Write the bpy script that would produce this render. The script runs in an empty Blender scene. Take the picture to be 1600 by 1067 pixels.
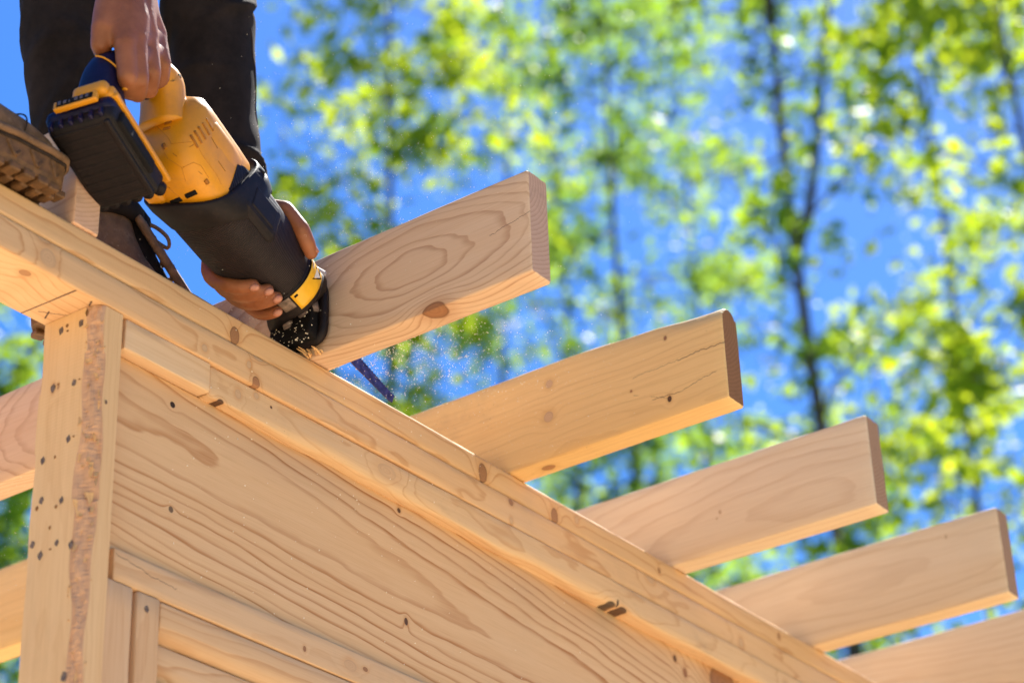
import bpy, bmesh, math, random
import numpy as np
from mathutils import Vector, Matrix

scene = bpy.context.scene
COL = scene.collection
R_ = math.radians

# ------------------------------------------------------------------ camera
CAM_LOC = Vector((0.0, -1.565, 1.55))
CAM_RIGHT = Vector((0.58786382, -0.808307, -0.03249505))
CAM_DOWN = Vector((0.37753544, 0.30965634, -0.87268547))
CAM_FWD = Vector((0.71546007, 0.50075218, 0.4872003))
FPX = 3523.763
cd = bpy.data.cameras.new("camera")
cam = bpy.data.objects.new("camera", cd)
COL.objects.link(cam)
rot = Matrix((CAM_RIGHT, -CAM_DOWN, -CAM_FWD)).transposed()
cam.matrix_world = Matrix.Translation(CAM_LOC) @ rot.to_4x4()
cd.sensor_width = 36.0
cd.lens = FPX / 1600 * 36.0
cd.clip_start = 0.05
cd.clip_end = 2000
cd.dof.use_dof = True
cd.dof.focus_distance = 2.68
cd.dof.aperture_fstop = 4.4
cd.dof.aperture_blades = 0
scene.camera = cam

# ------------------------------------------------------------------ sky, sun, exposure
SUN_EL, SUN_AZ = R_(60), R_(-76)          # azimuth measured from +Y, clockwise positive to +X
sun_dir = Vector((math.sin(-SUN_AZ) * math.cos(SUN_EL), math.cos(SUN_AZ) * math.cos(SUN_EL), math.sin(SUN_EL)))
world = bpy.data.worlds.new("World")
scene.world = world
world.use_nodes = True
wn = world.node_tree
wn.nodes.clear()
sky = wn.nodes.new('ShaderNodeTexSky')
sky.sky_type = 'NISHITA'
sky.sun_disc = False
sky.sun_elevation = SUN_EL
sky.sun_rotation = math.atan2(sun_dir.x, sun_dir.y)
sky.air_density = 1.0
sky.dust_density = 0.35
sky.ozone_density = 3.0
hs = wn.nodes.new('ShaderNodeHueSaturation')
hs.inputs['Saturation'].default_value = 1.42
hs.inputs['Hue'].default_value = 0.512
bg = wn.nodes.new('ShaderNodeBackground')
bg.inputs['Strength'].default_value = 0.080
wo = wn.nodes.new('ShaderNodeOutputWorld')
wn.links.new(sky.outputs[0], hs.inputs['Color'])
wn.links.new(hs.outputs[0], bg.inputs[0])
wn.links.new(bg.outputs[0], wo.inputs[0])
sd = bpy.data.lights.new("sun", 'SUN')
sd.energy = 5.0
sd.angle = R_(0.5)
sd.color = (1.0, 0.955, 0.88)
sun = bpy.data.objects.new("sun", sd)
COL.objects.link(sun)
sun.rotation_euler = sun_dir.to_track_quat('Z', 'Y').to_euler()
sun.location = (4, 6, 20)
scene.view_settings.view_transform = 'Standard'
scene.view_settings.look = 'None'
scene.view_settings.exposure = 1.42
scene.view_settings.gamma = 1.0
scene.view_settings.use_curve_mapping = False
scene.cycles.max_bounces = 8
scene.cycles.diffuse_bounces = 5
scene.cycles.transparent_max_bounces = 8


def at(x, y, dist):
    """world point seen at photo pixel (x, y) at the given depth along the view axis"""
    return CAM_LOC + (CAM_RIGHT * ((x - 800) / FPX) + CAM_DOWN * ((y - 533.5) / FPX) + CAM_FWD) * dist


def at_y(x, y, Y):
    r = CAM_RIGHT * (x - 800) + CAM_DOWN * (y - 533.5) + CAM_FWD * FPX
    return CAM_LOC + r * ((Y - CAM_LOC.y) / r.y)


# ------------------------------------------------------------------ object helpers
def tag(o, label=None, cat=None, group=None, kind=None):
    if label: o['label'] = label
    if cat: o['category'] = cat
    if group: o['group'] = group
    if kind: o['kind'] = kind
    return o


def root(name, loc, label, cat, group=None):
    o = bpy.data.objects.new(name, None)
    COL.objects.link(o)
    o.location = loc
    o.empty_display_size = 0.1
    return tag(o, label, cat, group)


def world_origin(p):
    v = Vector((0, 0, 0))
    while p is not None:
        v = v + Vector(p.location)
        p = p.parent
    return v


def mesh_obj(name, verts, faces, mat=None, parent=None, smooth=False, label=None, mats=None, fmat=None):
    """verts in WORLD coordinates; stored relative to the parent's origin"""
    off = world_origin(parent)
    v = np.asarray([tuple(p) for p in verts], dtype=float).reshape(-1, 3) - np.array(off)
    me = bpy.data.meshes.new(name)
    me.from_pydata(v.tolist(), [], [list(f) for f in faces])
    for m in (mats or ([mat] if mat else [])):
        me.materials.append(m)
    if fmat is not None:
        me.polygons.foreach_set('material_index', fmat)
    if smooth:
        me.polygons.foreach_set('use_smooth', [True] * len(me.polygons))
    me.update()
    o = bpy.data.objects.new(name, me)
    COL.objects.link(o)
    if parent is not None:
        o.parent = parent
    if label: o['label'] = label
    return o


class MB:
    """collects shapes (world coordinates) for one mesh"""
    def __init__(s):
        s.v, s.f = [], []

    def add(s, verts, faces):
        n = len(s.v)
        s.v += [tuple(p) for p in verts]
        s.f += [[i + n for i in f] for f in faces]
        return s

    def tube(s, pts, rad, n=10, closed=False, caps=True):
        pts = [Vector(p) for p in pts]
        if not hasattr(rad, '__len__'): rad = [rad] * len(pts)
        vs, fs = [], []
        prev = None
        m = len(pts)
        for i, p in enumerate(pts):
            a = pts[max(i - 1, 0)]; b = pts[min(i + 1, m - 1)]
            d = (b - a).normalized()
            if prev is None:
                up = Vector((0, 0, 1)) if abs(d.z) < .9 else Vector((1, 0, 0))
                x = d.cross(up).normalized()
            else:
                x = (prev - d * prev.dot(d)).normalized()
            prev = x
            y = d.cross(x)
            for k in range(n):
                t = 2 * math.pi * k / n
                vs.append(p + (x * math.cos(t) + y * math.sin(t)) * rad[i])
        for i in range(m - 1):
            for k in range(n):
                fs.append([i * n + k, i * n + (k + 1) % n, (i + 1) * n + (k + 1) % n, (i + 1) * n + k])
        if caps:
            fs.append(list(range(n))[::-1]); fs.append([(m - 1) * n + k for k in range(n)])
        return s.add(vs, fs)

    def box(s, c, ax, ay, az):
        """centre and three half-axis vectors"""
        c, ax, ay, az = Vector(c), Vector(ax), Vector(ay), Vector(az)
        vs = [c + ax * i + ay * j + az * k for i in (-1, 1) for j in (-1, 1) for k in (-1, 1)]
        return s.add(vs, [[0, 1, 3, 2], [4, 6, 7, 5], [0, 4, 5, 1], [2, 3, 7, 6], [0, 2, 6, 4], [1, 5, 7, 3]])

    def obj(s, name, mat, parent=None, smooth=False, label=None):
        return mesh_obj(name, s.v, s.f, mat, parent, smooth, label)


def bevel(o, w=0.002, seg=2, angle=30):
    m = o.modifiers.new('bevel', 'BEVEL')
    m.width = w; m.segments = seg; m.limit_method = 'ANGLE'; m.angle_limit = R_(angle)
    m.harden_normals = False
    return o


# ------------------------------------------------------------------ node helpers
class NT:
    def __init__(s, name):
        s.mat = bpy.data.materials.new(name)
        s.mat.use_nodes = True
        s.t = s.mat.node_tree
        s.t.nodes.clear()
        s.out = s.t.nodes.new('ShaderNodeOutputMaterial')

    def n(s, kind, **kw):
        nd = s.t.nodes.new(kind)
        for k, v in kw.items(): setattr(nd, k, v)
        return nd

    def link(s, a, b): s.t.links.new(a, b)

    def put(s, sock, v):
        if isinstance(v, (int, float)): sock.default_value = v
        elif isinstance(v, (tuple, list)): sock.default_value = v
        else: s.link(v, sock)

    def m(s, op, a, b=0.0, c=0.0, clamp=False):
        nd = s.n('ShaderNodeMath', operation=op, use_clamp=clamp)
        s.put(nd.inputs[0], a); s.put(nd.inputs[1], b); s.put(nd.inputs[2], c)
        return nd.outputs[0]

    def add(s, a, b): return s.m('ADD', a, b)
    def sub(s, a, b): return s.m('SUBTRACT', a, b)
    def mul(s, a, b): return s.m('MULTIPLY', a, b)

    def xyz(s, x, y, z):
        nd = s.n('ShaderNodeCombineXYZ')
        s.put(nd.inputs[0], x); s.put(nd.inputs[1], y); s.put(nd.inputs[2], z)
        return nd.outputs[0]

    def noise(s, vec, scale, detail=2.0, rough=0.5, dist=0.0):
        nd = s.n('ShaderNodeTexNoise')
        if vec is not None: s.link(vec, nd.inputs['Vector'])
        nd.inputs['Scale'].default_value = scale
        nd.inputs['Detail'].default_value = detail
        nd.inputs['Roughness'].default_value = rough
        nd.inputs['Distortion'].default_value = dist
        return nd.outputs['Fac']

    def step(s, v, a, b):
        nd = s.n('ShaderNodeMapRange', interpolation_type='SMOOTHSTEP')
        s.put(nd.inputs[0], v)
        nd.inputs[1].default_value = a; nd.inputs[2].default_value = b
        nd.inputs[3].default_value = 0; nd.inputs[4].default_value = 1
        return nd.outputs[0]

    def lin(s, v, a, b, c, d):
        nd = s.n('ShaderNodeMapRange')
        s.put(nd.inputs[0], v)
        for i, q in enumerate((a, b, c, d)): nd.inputs[1 + i].default_value = q
        return nd.outputs[0]

    def mix(s, f, a, b, blend='MIX'):
        nd = s.n('ShaderNodeMixRGB', blend_type=blend)
        s.put(nd.inputs[0], f)
        for i, q in ((1, a), (2, b)):
            if isinstance(q, (tuple, list)): nd.inputs[i].default_value = tuple(q[:3]) + (1,)
            else: s.link(q, nd.inputs[i])
        return nd.outputs[0]

    def bsdf(s, color, rough=0.6, spec=0.4, metal=0.0, normal=None, sss=0, coat=0):
        b = s.n('ShaderNodeBsdfPrincipled')
        if isinstance(color, (tuple, list)): b.inputs['Base Color'].default_value = tuple(color[:3]) + (1,)
        else: s.link(color, b.inputs['Base Color'])
        s.put(b.inputs['Roughness'], rough)
        b.inputs['Specular IOR Level'].default_value = spec
        b.inputs['Metallic'].default_value = metal
        if sss:
            b.inputs['Subsurface Weight'].default_value = sss
            b.inputs['Subsurface Radius'].default_value = (0.6, 0.2, 0.1)
            b.inputs['Subsurface Scale'].default_value = 0.01
        if coat: b.inputs['Coat Weight'].default_value = coat
        if normal is not None: s.link(normal, b.inputs['Normal'])
        s.link(b.outputs[0], s.out.inputs[0])
        return b

    def bump(s, h, strength=0.3, dist=0.001):
        nd = s.n('ShaderNodeBump')
        nd.inputs['Strength'].default_value = strength
        nd.inputs['Distance'].default_value = dist
        s.put(nd.inputs['Height'], h)
        return nd.outputs[0]


def wood(name, axes, off=(0, 0, 0), base=(0.61, 0.39, 0.22), dark=(0.44, 0.19, 0.055), freq=110, d0=0.05, s=0.05,
         c=0.05, s2=0.0, l0=0.0, w0=0.0, wt=0.0, t0=0.0, td=1.0, warp=0.010, amp=0.004, contrast=0.75, sharp=4.0, knots=(), cracks=(),
         seed=0.0, dirt=0.25, rough=0.62, spots=0.0):
    """Sawn softwood. axes: which of x,y,z is along the grain, across the wide face, through the thickness.
    Growth rings are a real 3D field round a pith line, cut by the board's faces."""
    base = (min(.78, base[0] * 1.17), base[1] * 1.19, base[2] * 1.13)
    N = NT(name)
    tc = N.n('ShaderNodeTexCoord')
    sp = N.n('ShaderNodeSeparateXYZ')
    N.link(tc.outputs['Object'], sp.inputs[0])
    idx = {'x': 0, 'y': 1, 'z': 2}
    g = [N.add(sp.outputs[idx[a]], float(off[idx[a]])) for a in axes]
    L, W, T = g
    dl = N.sub(L, l0); u0 = N.sub(N.sub(W, w0), N.mul(N.sub(L, l0), wt)); t = N.mul(N.sub(T, t0), td)
    nv = N.xyz(N.add(N.mul(L, 3.0), seed * 7.3), N.add(N.mul(W, 14.0), seed * 3.1), N.add(N.mul(T, 14.0), seed))
    n1 = N.noise(nv, 1.0, 2.0, 0.5)
    nv2 = N.xyz(N.add(N.mul(L, 9.0), seed * 1.3 + 40), N.mul(W, 30.0), N.mul(T, 30.0))
    n2 = N.noise(nv2, 1.0, 2.0, 0.55)
    u = N.add(u0, N.mul(N.sub(n1, 0.5), warp * 4))
    hyp = N.m('SQRT', N.add(N.mul(dl, dl), c * c))
    D = N.add(N.add(N.mul(hyp, s), N.mul(dl, s2)), N.add(t, d0))
    D = N.add(D, N.mul(N.sub(n2, 0.5), amp * 4))
    r = N.m('SQRT', N.add(N.mul(D, D), N.mul(u, u)))
    kd = []
    for k in knots:
        kl, kw, rl, rw = k[:4]
        a = N.mul(N.sub(L, kl), 1.0 / rl); b = N.mul(N.sub(W, kw), 1.0 / rw)
        d2 = N.add(N.mul(a, a), N.mul(b, b))
        if len(k) > 6:
            e = N.mul(N.sub(T, k[6]), 1.0 / k[7])
            d2 = N.add(d2, N.mul(e, e))
        d = N.m('SQRT', d2)
        kd.append((d, k[4] if len(k) > 4 else 'brown', k[5] if len(k) > 5 else 1.0))
        push = N.mul(N.m('POWER', 2.718, N.mul(d2, -0.22)), max(rl, rw) * 1.3)
        r = N.add(r, push)
    rr = N.mul(N.add(r, N.mul(N.sub(N.noise(N.xyz(r, seed + 3, 0), 45.0, 1.0), 0.5), 0.012)), freq)
    fl = N.m('FLOOR', rr)
    ph = N.sub(rr, fl)
    wnz = N.n('ShaderNodeTexWhiteNoise', noise_dimensions='1D')
    N.link(N.add(fl, seed), wnz.inputs['W'])
    lo = max(0.25, 1 - 1.5 / sharp)
    line = N.mul(N.add(N.mul(N.step(ph, lo, 0.92), 0.82), N.mul(N.m('POWER', ph, 2.0), 0.18)), N.sub(1.0, N.step(ph, 0.94, 1.0)))
    line = N.mul(line, N.lin(wnz.outputs[0], 0, 1, 0.45, 1.15))
    fv = N.xyz(N.mul(L, 14.0), N.mul(W, 700.0), N.mul(T, 700.0))
    fib = N.noise(fv, 1.0, 3.0, 0.6)
    fv2 = N.xyz(N.mul(L, 2.2), N.mul(W, 26.0), N.mul(T, 26.0))
    tone = N.noise(fv2, 1.0, 3.0, 0.6)
    gn0 = N.noise(N.xyz(N.mul(L, 3.0), N.mul(W, 7.0), N.add(N.mul(T, 7.0), seed * 5)), 1.0, 2.0, 0.5)
    stk = N.noise(N.xyz(N.mul(L, 6.0), N.mul(W, 260.0), N.mul(T, 260.0)), 1.0, 3.0, 0.7)
    line = N.mul(line, N.lin(stk, 0.3, 0.7, 0.7, 1.15))
    col = N.mix(N.mul(line, contrast), base, dark)
    col = N.mix(N.mul(N.step(tone, 0.35, 0.75), 0.35), col, (base[0] * 0.90, base[1] * 0.80, base[2] * 0.68))
    col = N.mix(N.mul(N.step(fib, 0.45, 0.75), 0.20), col, (dark[0], dark[1], dark[2]))
    streak = N.noise(N.xyz(N.mul(L, 4.0), N.mul(W, 190.0), N.mul(T, 190.0)), 1.0, 4.0, 0.7)
    col = N.mix(N.mul(N.step(streak, 0.5, 0.72), 0.22), col, (base[0] * 0.78, base[1] * 0.66, base[2] * 0.52))
    col = N.mix(N.mul(N.step(streak, 0.48, 0.3), 0.25), col, (min(.85, base[0] * 1.12), min(.8, base[1] * 1.14), base[2] * 1.16))
    saw_m = N.mul(N.m('SINE', N.add(N.mul(L, 1500.0), N.mul(tone, 14.0))), N.step(gn0, 0.45, 0.7))
    # grubby hand and handling marks
    gn = N.noise(N.xyz(N.mul(L, 5.0), N.mul(W, 9.0), N.add(N.mul(T, 9.0), seed * 2)), 1.0, 5.0, 0.7)
    col = N.mix(N.mul(N.step(gn, 0.56, 0.78), dirt), col, (0.30, 0.19, 0.11))
    if spots:
        vo = N.n('ShaderNodeTexVoronoi'); vo.inputs['Scale'].default_value = 160
        N.link(tc.outputs['Object'], vo.inputs['Vector'])
        sp_ = N.mul(N.sub(1.0, N.step(vo.outputs['Distance'], 0.05, 0.13)), N.step(gn, 0.5, 0.6))
        col = N.mix(N.mul(sp_, spots), col, (0.16, 0.09, 0.04))
    hgt = N.add(N.add(N.mul(fib, 0.6), N.mul(line, -0.4)), N.mul(saw_m, 0.16))
    for d, kind, st in kd:
        wob = N.add(d, N.mul(N.sub(n2, 0.5), 0.35))
        mask = N.sub(1.0, N.step(wob, 0.82, 1.0))
        ring = N.mul(N.step(wob, 0.70, 0.93), mask)
        inner = N.m('SINE', N.mul(wob, 21.0))
        kin = {'brown': (0.30, 0.14, 0.06), 'red': (0.30, 0.13, 0.055), 'dark': (0.10, 0.045, 0.02),
               'pale': (0.53, 0.33, 0.18), 'hole': (0.03, 0.015, 0.01)}[kind]
        kedge = tuple(q * (0.45 if kind != 'pale' else 0.8) for q in kin)
        kc = N.mix(N.mul(N.add(inner, 1.0), 0.22), kin, tuple(q * 0.55 for q in kin))
        kc = N.mix(N.mul(fib, 0.4), kc, tuple(min(1, q * 1.7) for q in kin))
        kc = N.mix(ring, kc, kedge)
        halo = N.mul(N.sub(1.0, N.step(wob, 0.9, 2.1)), 0.35)
        if kind != 'hole':
            col = N.mix(N.mul(halo, st), col, (dark[0] * 1.15, dark[1] * 1.1, dark[2]))
        col = N.mix(N.mul(mask, st), col, kc)
        hgt = N.sub(hgt, N.mul(ring, 1.0))
    for (la, wa, lb, wb, wd) in cracks:
        px_, pw_ = N.sub(L, la), N.sub(W, wa)
        ex, ew = lb - la, wb - wa
        q = ex * ex + ew * ew
        h = N.m('MULTIPLY', N.add(N.mul(px_, ex), N.mul(pw_, ew)), 1.0 / q, clamp=True)
        cn = N.noise(N.xyz(N.mul(L, 60.0), seed + la * 13, 0), 1.0, 4.0, 0.7)
        cx = N.sub(px_, N.mul(h, ex))
        cw = N.add(N.sub(pw_, N.mul(h, ew)), N.mul(N.sub(cn, 0.5), 0.012))
        dd = N.m('SQRT', N.add(N.mul(cx, cx), N.mul(cw, cw)))
        ck = N.sub(1.0, N.step(dd, wd * 0.4, wd))
        col = N.mix(N.mul(ck, 0.85), col, (0.09, 0.04, 0.018))
        hgt = N.sub(hgt, N.mul(ck, 2.0))
    nb = N.bump(hgt, 0.45, 0.0006)
    N.bsdf(col, N.add(rough - .08, N.mul(tone, 0.18)), 0.3, normal=nb)
    return N.mat


def board(name, lo, hi, mat, parent=None, grain=0, seg=48, rad=0.002, warp=None, seed=0, rough=0.0006, label=None, arc=2, sub=4, endmat=None):
    """A sawn board: rounded edges, many rings along the grain, small unevenness. grain = axis index"""
    rng = random.Random(seed * 131 + 7)
    lo, hi = list(lo), list(hi)
    a1, a2 = [i for i in range(3) if i != grain]
    # rounded rectangle profile
    c1, c2 = (lo[a1] + hi[a1]) / 2, (lo[a2] + hi[a2]) / 2
    h1, h2 = (hi[a1] - lo[a1]) / 2, (hi[a2] - lo[a2]) / 2
    prof = []
    for q, (sx, sy) in enumerate(((1, 1), (-1, 1), (-1, -1), (1, -1))):
        for k in range(arc + 1):
            th = math.pi / 2 * (q + k / arc)
            prof.append((sx * (h1 - rad) + rad * math.cos(th), sy * (h2 - rad) + rad * math.sin(th)))
    # mid points on long sides so that warps can act
    full = []
    for i, p in enumerate(prof):
        full.append(p)
        if (i + 1) % (arc + 1) == 0:
            q = prof[(i + 1) % len(prof)]
            for k in range(1, sub):
                full.append((p[0] + (q[0] - p[0]) * k / sub, p[1] + (q[1] - p[1]) * k / sub))
    n = len(full)
    vs, fs = [], []
    ts = [0.0, rad / (hi[grain] - lo[grain])] + [i / seg for i in range(1, seg)] + [1 - rad / (hi[grain] - lo[grain]), 1.0]
    ph = [rng.uniform(0, 6.28) for _ in range(6)]
    for j, t in enumerate(ts):
        g = lo[grain] + (hi[grain] - lo[grain]) * t
        shrink = rad * 0.6 if j in (0, len(ts) - 1) else 0.0
        for i, (x, y) in enumerate(full):
            k1 = (abs(x) - shrink) / max(abs(x), 1e-9) if abs(x) > 1e-6 else 1
            k2 = (abs(y) - shrink) / max(abs(y), 1e-9) if abs(y) > 1e-6 else 1
            e = rough * (math.sin(g * 11 + ph[0] + i) + math.sin(g * 37 + ph[1] + 2.3 * i) * 0.6 + math.sin(g * 90 + ph[2] + 1.7 * i) * 0.4) * 0.5
            p = [0, 0, 0]
            p[grain] = g
            p[a1] = c1 + x * k1 + e * (0.3 if h1 < h2 else 1) * (1 if abs(x) > h1 * .9 else 0) * (1 if x > 0 else -1)
            p[a2] = c2 + y * k2 + e * (1 if abs(y) > h2 * .9 else 0) * (1 if y > 0 else -1)
            if warp: p = list(warp(p, x / h1, y / h2))
            vs.append(p)
    for j in range(len(ts) - 1):
        for i in range(n):
            fs.append([j * n + i, j * n + (i + 1) % n, (j + 1) * n + (i + 1) % n, (j + 1) * n + i])
    for j in (0, len(ts) - 1):                       # end caps as fans
        ring = vs[j * n:(j + 1) * n]
        vs.append([sum(p[k] for p in ring) / n for k in range(3)])
        for i in range(n): fs.append([j * n + i, j * n + (i + 1) % n, len(vs) - 1])
    o = mesh_obj(name, vs, fs, mat, parent, True, label)
    # consistent outward normals, flat caps
    bm = bmesh.new(); bm.from_mesh(o.data)
    bmesh.ops.recalc_face_normals(bm, faces=bm.faces)
    bm.to_mesh(o.data); bm.free()
    if endmat: o.data.materials.append(endmat)
    for p in o.data.polygons:
        if len(p.vertices) == 3:
            p.use_smooth = False
            if endmat: p.material_index = 1
    return o


def plain(name, color, rough=0.5, spec=0.4, metal=0.0, var=0.15, scale=30.0, bump=0.0, bscale=400.0, dust=0.0, dustcol=(0.5, 0.36, 0.22)):
    N = NT(name)
    tc = N.n('ShaderNodeTexCoord')
    nz = N.noise(tc.outputs['Object'], scale, 5.0, 0.65)
    col = N.mix(N.mul(N.step(nz, 0.3, 0.75), 1.0), tuple(c * (1 - var) for c in color), tuple(min(1, c * (1 + var)) for c in color))
    if dust:
        nd = N.noise(tc.outputs['Object'], scale * 3.1, 6.0, 0.75)
        col = N.mix(N.mul(N.step(nd, 0.5, 0.72), dust), col, dustcol)
    nb = None
    if bump:
        nb = N.bump(N.noise(tc.outputs['Object'], bscale, 3.0, 0.6), bump, 0.001)
    N.bsdf(col, rough, spec, metal, nb)
    return N.mat


def end_grain(name, base, seed=0.0, rough=0.8, c=(0.0, 0.05), freq=190.0):
    """cut end of a board: curved growth rings, saw scratches, darker than the long faces (axes x and z)"""
    N = NT(name)
    tc = N.n('ShaderNodeTexCoord')
    sp = N.n('ShaderNodeSeparateXYZ'); N.link(tc.outputs['Object'], sp.inputs[0])
    x, z = sp.outputs[0], sp.outputs[2]
    n0 = N.noise(tc.outputs['Object'], 60.0, 3.0, 0.6)
    dx, dz = N.sub(x, c[0]), N.sub(z, c[1])
    r = N.add(N.m('SQRT', N.add(N.mul(dx, dx), N.mul(dz, dz))), N.mul(n0, 0.003))
    ph = N.m('FRACT', N.mul(r, freq))
    ln = N.mul(N.m('POWER', ph, 2.0), 0.55)
    col = N.mix(ln, base, tuple(q * k for q, k in zip(base, (0.62, 0.5, 0.42))))
    sc = N.noise(N.xyz(N.mul(x, 60.0), 0, N.mul(z, 1500.0)), 1.0, 3.0, 0.7)
    col = N.mix(N.mul(N.step(sc, 0.45, 0.7), 0.3), col, tuple(min(1, q * 1.35) for q in base))
    bl = N.noise(tc.outputs['Object'], 35.0, 5.0, 0.7)
    col = N.mix(N.mul(N.step(bl, 0.5, 0.75), 0.45), col, tuple(q * 0.6 for q in base))
    N.bsdf(col, rough, 0.2, normal=N.bump(N.add(sc, N.mul(bl, 2.0)), 0.5, 0.0008))
    return N.mat


from mathutils.bvhtree import BVHTree
_BVH = {}


def seen_on(o, x, y, lift=0.0):
    """where the line of sight through a photo pixel meets an object (parent origins only translate)"""
    if o.name not in _BVH:
        off = world_origin(o)
        _BVH[o.name] = BVHTree.FromPolygons([Vector(v.co) + off for v in o.data.vertices], [list(p.vertices) for p in o.data.polygons])
    r = (CAM_RIGHT * ((x - 800) / FPX) + CAM_DOWN * ((y - 533.5) / FPX) + CAM_FWD).normalized()
    h, nrm, _, _ = _BVH[o.name].ray_cast(CAM_LOC, r)
    if h is None: return None
    if nrm.dot(r) > 0: nrm = -nrm
    return h + nrm * lift


def line_on(o, pix, rad, name, mat, parent, lift=0.0, n=6, sub=5):
    """a thin raised or sunk line laid on a surface through photo pixels"""
    pts = []
    for (a, b) in zip(pix[:-1], pix[1:]):
        for k in range(sub):
            q = seen_on(o, a[0] + (b[0] - a[0]) * k / sub, a[1] + (b[1] - a[1]) * k / sub, lift)
            if q is not None: pts.append(q)
    q = seen_on(o, *pix[-1], lift)
    if q is not None: pts.append(q)
    if len(pts) < 2: return None
    m = MB(); m.tube(pts, rad, n)
    return m.obj(name, mat, parent, True)

# ------------------------------------------------------------------ ground
N = NT('sandy_soil')
tc = N.n('ShaderNodeTexCoord')
n1 = N.noise(tc.outputs['Object'], 0.35, 6.0, 0.6)
n2 = N.noise(tc.outputs['Object'], 9.0, 6.0, 0.7)
colr = N.mix(N.step(n2, 0.3, 0.7), (0.56, 0.42, 0.27), (0.66, 0.52, 0.36))
# beyond the building plot: grass
dist = N.n('ShaderNodeVectorMath', operation='LENGTH')
N.link(tc.outputs['Object'], dist.inputs[0])
gr = N.step(N.add(dist.outputs['Value'], N.mul(n1, 4.0)), 9.0, 13.0)
colr = N.mix(gr, colr, N.mix(n2, (0.05, 0.09, 0.02), (0.10, 0.14, 0.04)))
N.bsdf(colr, 0.9, 0.1, normal=N.bump(n2, 0.5, 0.02))
SOIL = N.mat
S_ = 900
gv, gf, ng = [], [], 30
for i in range(ng + 1):
    for j in range(ng + 1):
        x = (i / ng * 2 - 1); y = (j / ng * 2 - 1)
        X, Y = S_ * x * abs(x) , S_ * y * abs(y)
        gv.append((X, Y, 0.0))
for i in range(ng):
    for j in range(ng):
        gf.append([i * (ng + 1) + j, (i + 1) * (ng + 1) + j, (i + 1) * (ng + 1) + j + 1, i * (ng + 1) + j + 1])
tag(mesh_obj('ground', gv, gf, SOIL), kind='structure')

# ------------------------------------------------------------------ trees
def leaf_mat(name, diff, trans, seed):
    N = NT(name)
    tc = N.n('ShaderNodeTexCoord')
    geo = N.n('ShaderNodeNewGeometry')
    nz = N.noise(tc.outputs['Object'], 0.9, 3.0, 0.6)
    rn = geo.outputs['Random Per Island']
    k = N.add(N.mul(N.step(nz, 0.3, 0.7), 0.6), N.mul(rn, 0.5))
    dcol = N.mix(k, tuple(c * 0.6 for c in diff), tuple(c * 1.25 for c in diff))
    tcol = N.mix(k, tuple(c * q for c, q in zip(trans, (0.45, 0.62, 0.7))), tuple(min(1, c * q) for c, q in zip(trans, (1.25, 1.12, 1.0))))
    df = N.n('ShaderNodeBsdfPrincipled')
    N.link(dcol, df.inputs['Base Color'])
    df.inputs['Roughness'].default_value = 0.5
    df.inputs['Specular IOR Level'].default_value = 0.3
    tr = N.n('ShaderNodeBsdfTranslucent')
    N.link(tcol, tr.inputs['Color'])
    ad = N.n('ShaderNodeMixShader')
    ad.inputs[0].default_value = 0.6
    N.link(df.outputs[0], ad.inputs[1]); N.link(tr.outputs[0], ad.inputs[2])
    N.link(ad.outputs[0], N.out.inputs[0])
    return N.mat


LEAF_Y = leaf_mat('leaf_yellow_green', (0.12, 0.17, 0.02), (0.54, 0.67, 0.03), 1)
LEAF_M = leaf_mat('leaf_mid_green', (0.09, 0.14, 0.02), (0.40, 0.58, 0.04), 2)
LEAF_D = leaf_mat('leaf_dark_green', (0.06, 0.11, 0.03), (0.27, 0.44, 0.06), 3)
BARK = plain('grey_bark', (0.10, 0.078, 0.072), 0.85, 0.2, var=0.45, scale=6, bump=0.6, bscale=20)


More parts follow.
